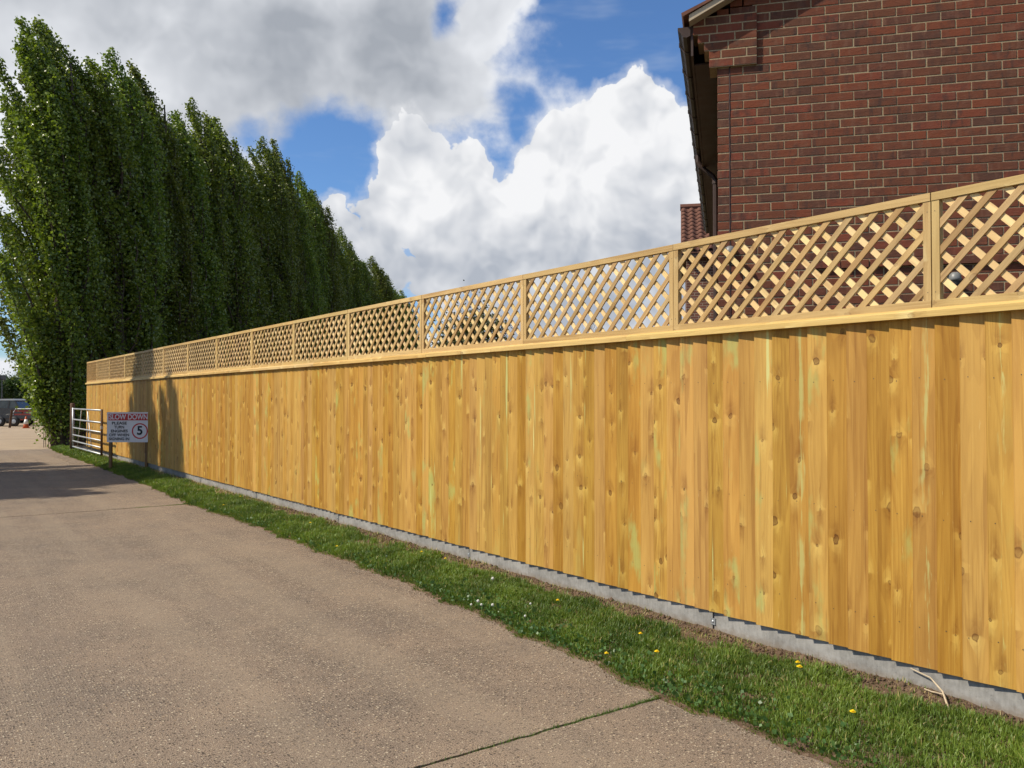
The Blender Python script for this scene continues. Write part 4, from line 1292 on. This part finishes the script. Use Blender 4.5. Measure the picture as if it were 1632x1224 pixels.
# ================================================================== verge: grass, clods, flowers, twig
gr = np.random.default_rng(17)
def nz(x, y, s, seed):
    r_ = np.random.default_rng(seed)
    out = 0
    for k in range(5):
        a, b, c = r_.uniform(-1, 1, 2).tolist() + [r_.uniform(0, 6.28)]
        out = out + np.sin((x * a + y * b) * s * (1 + k * 0.6) + c)
    return out / 5 * 1.4
def scatter(n, y0, y1, smin, smax, wmul):
    y = gr.uniform(y0, y1, n)
    e = vedge(y)
    x = e - 0.045 + gr.uniform(0, 1, n) ** 0.95 * (4.46 - e + 0.045)
    t = (x - e)
    lim = 4.25 + 0.12 * nz(x * 0, y, 3.0, 5) + 0.06 * nz(x * 0, y, 11.0, 6)
    p = np.where(x < lim, 1.0, np.where(gr.uniform(0, 1, n) < 0.10, 1.0, 0.0))
    bare_ = nz(x, y, 5.0, 9)
    p *= np.where((bare_ > 0.55) & (x > 3.9), 0.22, 1.0) * np.clip(1.25 - 0.9 * np.clip(nz(x, y, 9.0, 44), 0, 1.2), 0.3, 1.0)
    edge_n = 0.03 * nz(x, y, 30.0, 3)
    p *= np.clip((t + 0.045 + edge_n) / 0.07, 0, 1)
    k = gr.uniform(0, 1, n) < p
    x, y, t = x[k], y[k], t[k]
    n = len(x)
    z = vheight(x, y) - 0.004
    tuft = nz(x, y, 13.0, 12)
    ln = gr.uniform(smin, smax, n) * (1.0 + 0.45 * np.clip(tuft, -0.8, 1.2)) * np.clip(0.45 + t / 0.18, 0.45, 1.0)
    far_ = np.clip((x - lim[k]) / 0.08, 0, 1)
    ln *= 1 - 0.35 * far_
    a = gr.uniform(0, 2 * math.pi, n)
    lean = np.abs(gr.normal(0.35, 0.32, n))
    dx, dy = np.cos(a) * lean, np.sin(a) * lean
    dx -= np.clip(0.12 - t, 0, 0.12) * 5.0                        # spills over the drive edge
    wd = gr.uniform(0.0016, 0.0034, n) * wmul
    wa = a + gr.uniform(-0.8, 0.8, n) + math.pi / 2
    wx, wy = np.cos(wa) * wd, np.sin(wa) * wd
    base = np.stack([x, y, z], -1)
    sidev = np.stack([wx, wy, wx * 0], -1)
    mid = base + np.stack([dx * ln * 0.35, dy * ln * 0.35, ln * 0.55], -1)
    tip = base + np.stack([dx * ln * 1.05, dy * ln * 1.05, ln * np.clip(1.0 - 0.35 * lean, 0.25, 1)], -1)
    v = np.stack([base - sidev, base + sidev, mid - sidev * 0.8, mid + sidev * 0.8, tip], 1).reshape(-1, 3)
    tint = np.clip(0.42 + 0.30 * nz(x, y, 4.0, 21) + 0.14 * tuft + gr.normal(0, 0.16, n), 0.0, 0.88)
    dry = gr.uniform(0, 1, n) < (0.035 + 0.55 * far_ + 0.22 * (nz(x, y, 6.0, 33) > 0.75) * (x > 3.95))
    tint = np.where(dry, gr.uniform(0.93, 1.0, n), tint)
    return v, np.repeat(tint, 5)
parts = [scatter(140000, 0.6, 6.5, 0.018, 0.054, 1.0), scatter(75000, 6.5, 13.0, 0.030, 0.070, 1.35),
         scatter(60000, 13.0, 22.0, 0.04, 0.085, 2.0), scatter(32000, 22.0, 31.3, 0.04, 0.09, 3.0), scatter(16000, -4.0, 0.6, 0.04, 0.08, 1.4)]
# tufts rooted in the joint nearest the verge
n = 1500
jx = 3.36 - gr.exponential(0.28, n) - (gr.uniform(0, 1, n) < 0.3) * gr.uniform(0, 1.1, n)
jy = 3.22 + np.interp(jx, XS, edges[3.22][0]) + gr.normal(0, 0.004, n)
jx2 = np.concatenate([jx, 3.5 - gr.exponential(0.2, 700), 2.86 + gr.normal(0, 0.06, 260)])
jy2 = np.concatenate([jy, 13.28 + gr.normal(0, 0.01, 960)])
n = len(jx2)
a = gr.uniform(0, 6.28, n)
ln = gr.uniform(0.012, 0.036, n)
base = np.stack([jx2, jy2, np.full(n, -0.018)], -1)
sv = np.stack([np.cos(a + 1.5), np.sin(a + 1.5), a * 0], -1) * 0.0018
tipv = base + np.stack([np.cos(a) * ln * 0.5, np.sin(a) * ln * 0.5, ln], -1)
midv = base * 0.5 + tipv * 0.5 + np.array([0, 0, 0.003])
parts.append((np.stack([base - sv, base + sv, midv - sv, midv + sv, tipv], 1).reshape(-1, 3), np.repeat(np.clip(gr.normal(0.25, 0.15, n), 0, 0.8), 5)))
gv = np.concatenate([p[0] for p in parts])
gt = np.concatenate([p[1] for p in parts])
nbld = len(gv) // 5
b = (np.arange(nbld) * 5)[:, None]
gme_ = np_mesh('grass', gv, [b + np.array([[0, 1, 3, 2]]), b + np.array([[2, 3, 4]])], M['grass'], {'tint': gt})
tag(link('grass', gme_), 'short green grass growing along the verge', 'grass', kind='stuff')

# crumbs of earth and stones
def lumps(name, pos, size, mat, label, seed):
    rg = np.random.default_rng(seed)
    ico = np.array([(0, 0, 1), (.894, 0, .447), (.276, .851, .447), (-.724, .526, .447), (-.724, -.526, .447), (.276, -.851, .447),
                    (.724, .526, -.447), (-.276, .851, -.447), (-.894, 0, -.447), (-.276, -.851, -.447), (.724, -.526, -.447), (0, 0, -1)])
    fc = np.array([(0, 1, 2), (0, 2, 3), (0, 3, 4), (0, 4, 5), (0, 5, 1), (1, 6, 2), (2, 7, 3), (3, 8, 4), (4, 9, 5), (5, 10, 1),
                   (2, 6, 7), (3, 7, 8), (4, 8, 9), (5, 9, 10), (1, 10, 6), (6, 11, 7), (7, 11, 8), (8, 11, 9), (9, 11, 10), (10, 11, 6)])
    n = len(pos)
    v = ico[None] * (size[:, None] * rg.uniform(0.6, 1.3, (n, 3)))[:, None, :] * rg.uniform(0.75, 1.2, (n, 12, 1)) + pos[:, None, :]
    f = (np.arange(n) * 12)[:, None, None] + fc[None]
    return tag(link(name, np_mesh(name, v.reshape(-1, 3), [f.reshape(-1, 3)], mat)), label, name.split('_')[-1], kind='stuff')
n = 5200
y = np.concatenate([gr.uniform(0.8, 12, n - 1200), gr.uniform(12, 29, 1200)])
x = 4.455 - np.abs(gr.normal(0, 0.105, n))
pos = np.stack([x, y, vheight(x, y) + 0.002], -1)
lumps('soil_clods', pos, gr.uniform(0.003, 0.013, n) * (1 + (gr.uniform(0, 1, n) < 0.05)), M['soil'], 'crumbled brown earth along the foot of the fence', 1)
n = 1500
y = gr.uniform(0.8, 16, n)
x = vedge(y) - np.abs(gr.normal(0, 0.05, n)) - 0.01
lumps('edge_crumbs', np.stack([x, y, np.full(n, 0.001)], -1), gr.uniform(0.0015, 0.005, n), M['soil'], 'earth crumbs scattered along the drive edge', 2)

# low weeds with rounded leaves along the drive edge
n = 2600
y = np.concatenate([gr.normal(c, 0.35, n // 13) for c in (2.4, 3.2, 3.9, 4.8, 5.2, 5.3, 6.0, 7.2, 8.8, 10.5, 12.0, 2.9, 4.4)])
n = len(y)
x = vedge(y) + np.abs(gr.normal(0.06, 0.14, n))
pos = np.stack([x, y, vheight(x, y) + gr.uniform(0.008, 0.045, n)], -1)
lv, lq = leaf_quads(pos, np.array([0, 0, 3.0]), gr.uniform(0.012, 0.034, n), gr)
tag(link('weeds', np_mesh('weeds', lv, [lq], M['weed'])), 'low round-leaved weeds among the verge grass', 'weeds', kind='stuff')

def flower(name, x, y, h, mat, r, label, cat, group, ball=False):
    z = float(vheight(x, y))
    t = tag(empty(name, (x, y, z), random.uniform(0, 6)), label, cat, group)
    MB().tube([(0, 0, -0.01), (0.004, 0.002, h * 0.5), (0.0, 0.0, h)], 0.0016, 5).build('stem', M['stem'], t)
    hd = MB()
    if ball:
        hd.lathe([(r * 0.25, -r * 0.9), (r * 0.75, -r * 0.6), (r, 0), (r * 0.75, r * 0.65), (r * 0.2, r)], (0, 0, h + r * 0.7), 10)
    else:
        for ring_, (rr, zz, k) in enumerate(((r, 0.002, 16), (r * 0.7, 0.005, 12), (r * 0.4, 0.008, 8))):
            for i in range(k):
                a = 2 * math.pi * i / k + ring_ * 0.2
                w = 2.6 / k * rr
                c, s = math.cos(a), math.sin(a)
                hd.add([(0, 0, h + zz * 0.5), (rr * 0.6 * c - w * s, rr * 0.6 * s + w * c, h + zz), (rr * c, rr * s, h + zz * 1.3), (rr * 0.6 * c + w * s, rr * 0.6 * s - w * c, h + zz)], [(0, 1, 2, 3)])
    hd.build('flower_head', mat, t)
random.seed(9)
for x, y in ((4.12, 7.23), (4.10, 6.75), (3.79, 3.87), (3.42, 3.78), (3.63, 3.57), (4.15, 2.97), (4.04, 2.88), (3.68, 2.33), (3.72, 12.22), (4.15, 12.8), (3.95, 4.9), (3.62, 8.1), (3.95, 9.6)):
    flower('dandelion', x, y, random.uniform(0.055, 0.08), M['yellow'], random.uniform(0.015, 0.020), 'small yellow dandelion flower in the grass verge', 'flower', 'dandelions in the verge')
for x, y in ((3.42, 5.26), (3.45, 5.17), (3.55, 5.17), (3.75, 4.97), (3.53, 4.74), (3.97, 5.78), (3.52, 5.32)):
    flower('clover_flower', x, y, random.uniform(0.05, 0.08), M['white_petal'], random.uniform(0.009, 0.014), 'small round white flower head at the edge of the verge', 'flower', 'white flowers in the verge', True)
twg = MB()
twg.tube([(4.30, 2.19, 0.035), (4.40, 2.27, 0.075), (4.448, 2.36, 0.115), (4.452, 2.47, 0.135)], [0.0055, 0.005, 0.004, 0.003], 6)
twg.tube([(4.385, 2.255, 0.068), (4.40, 2.33, 0.060), (4.405, 2.37, 0.062)], [0.004, 0.0035, 0.003], 6)
tag(twg.build('fallen_twig', M['twig']), 'pale forked dry twig leaning against the concrete base', 'twig')
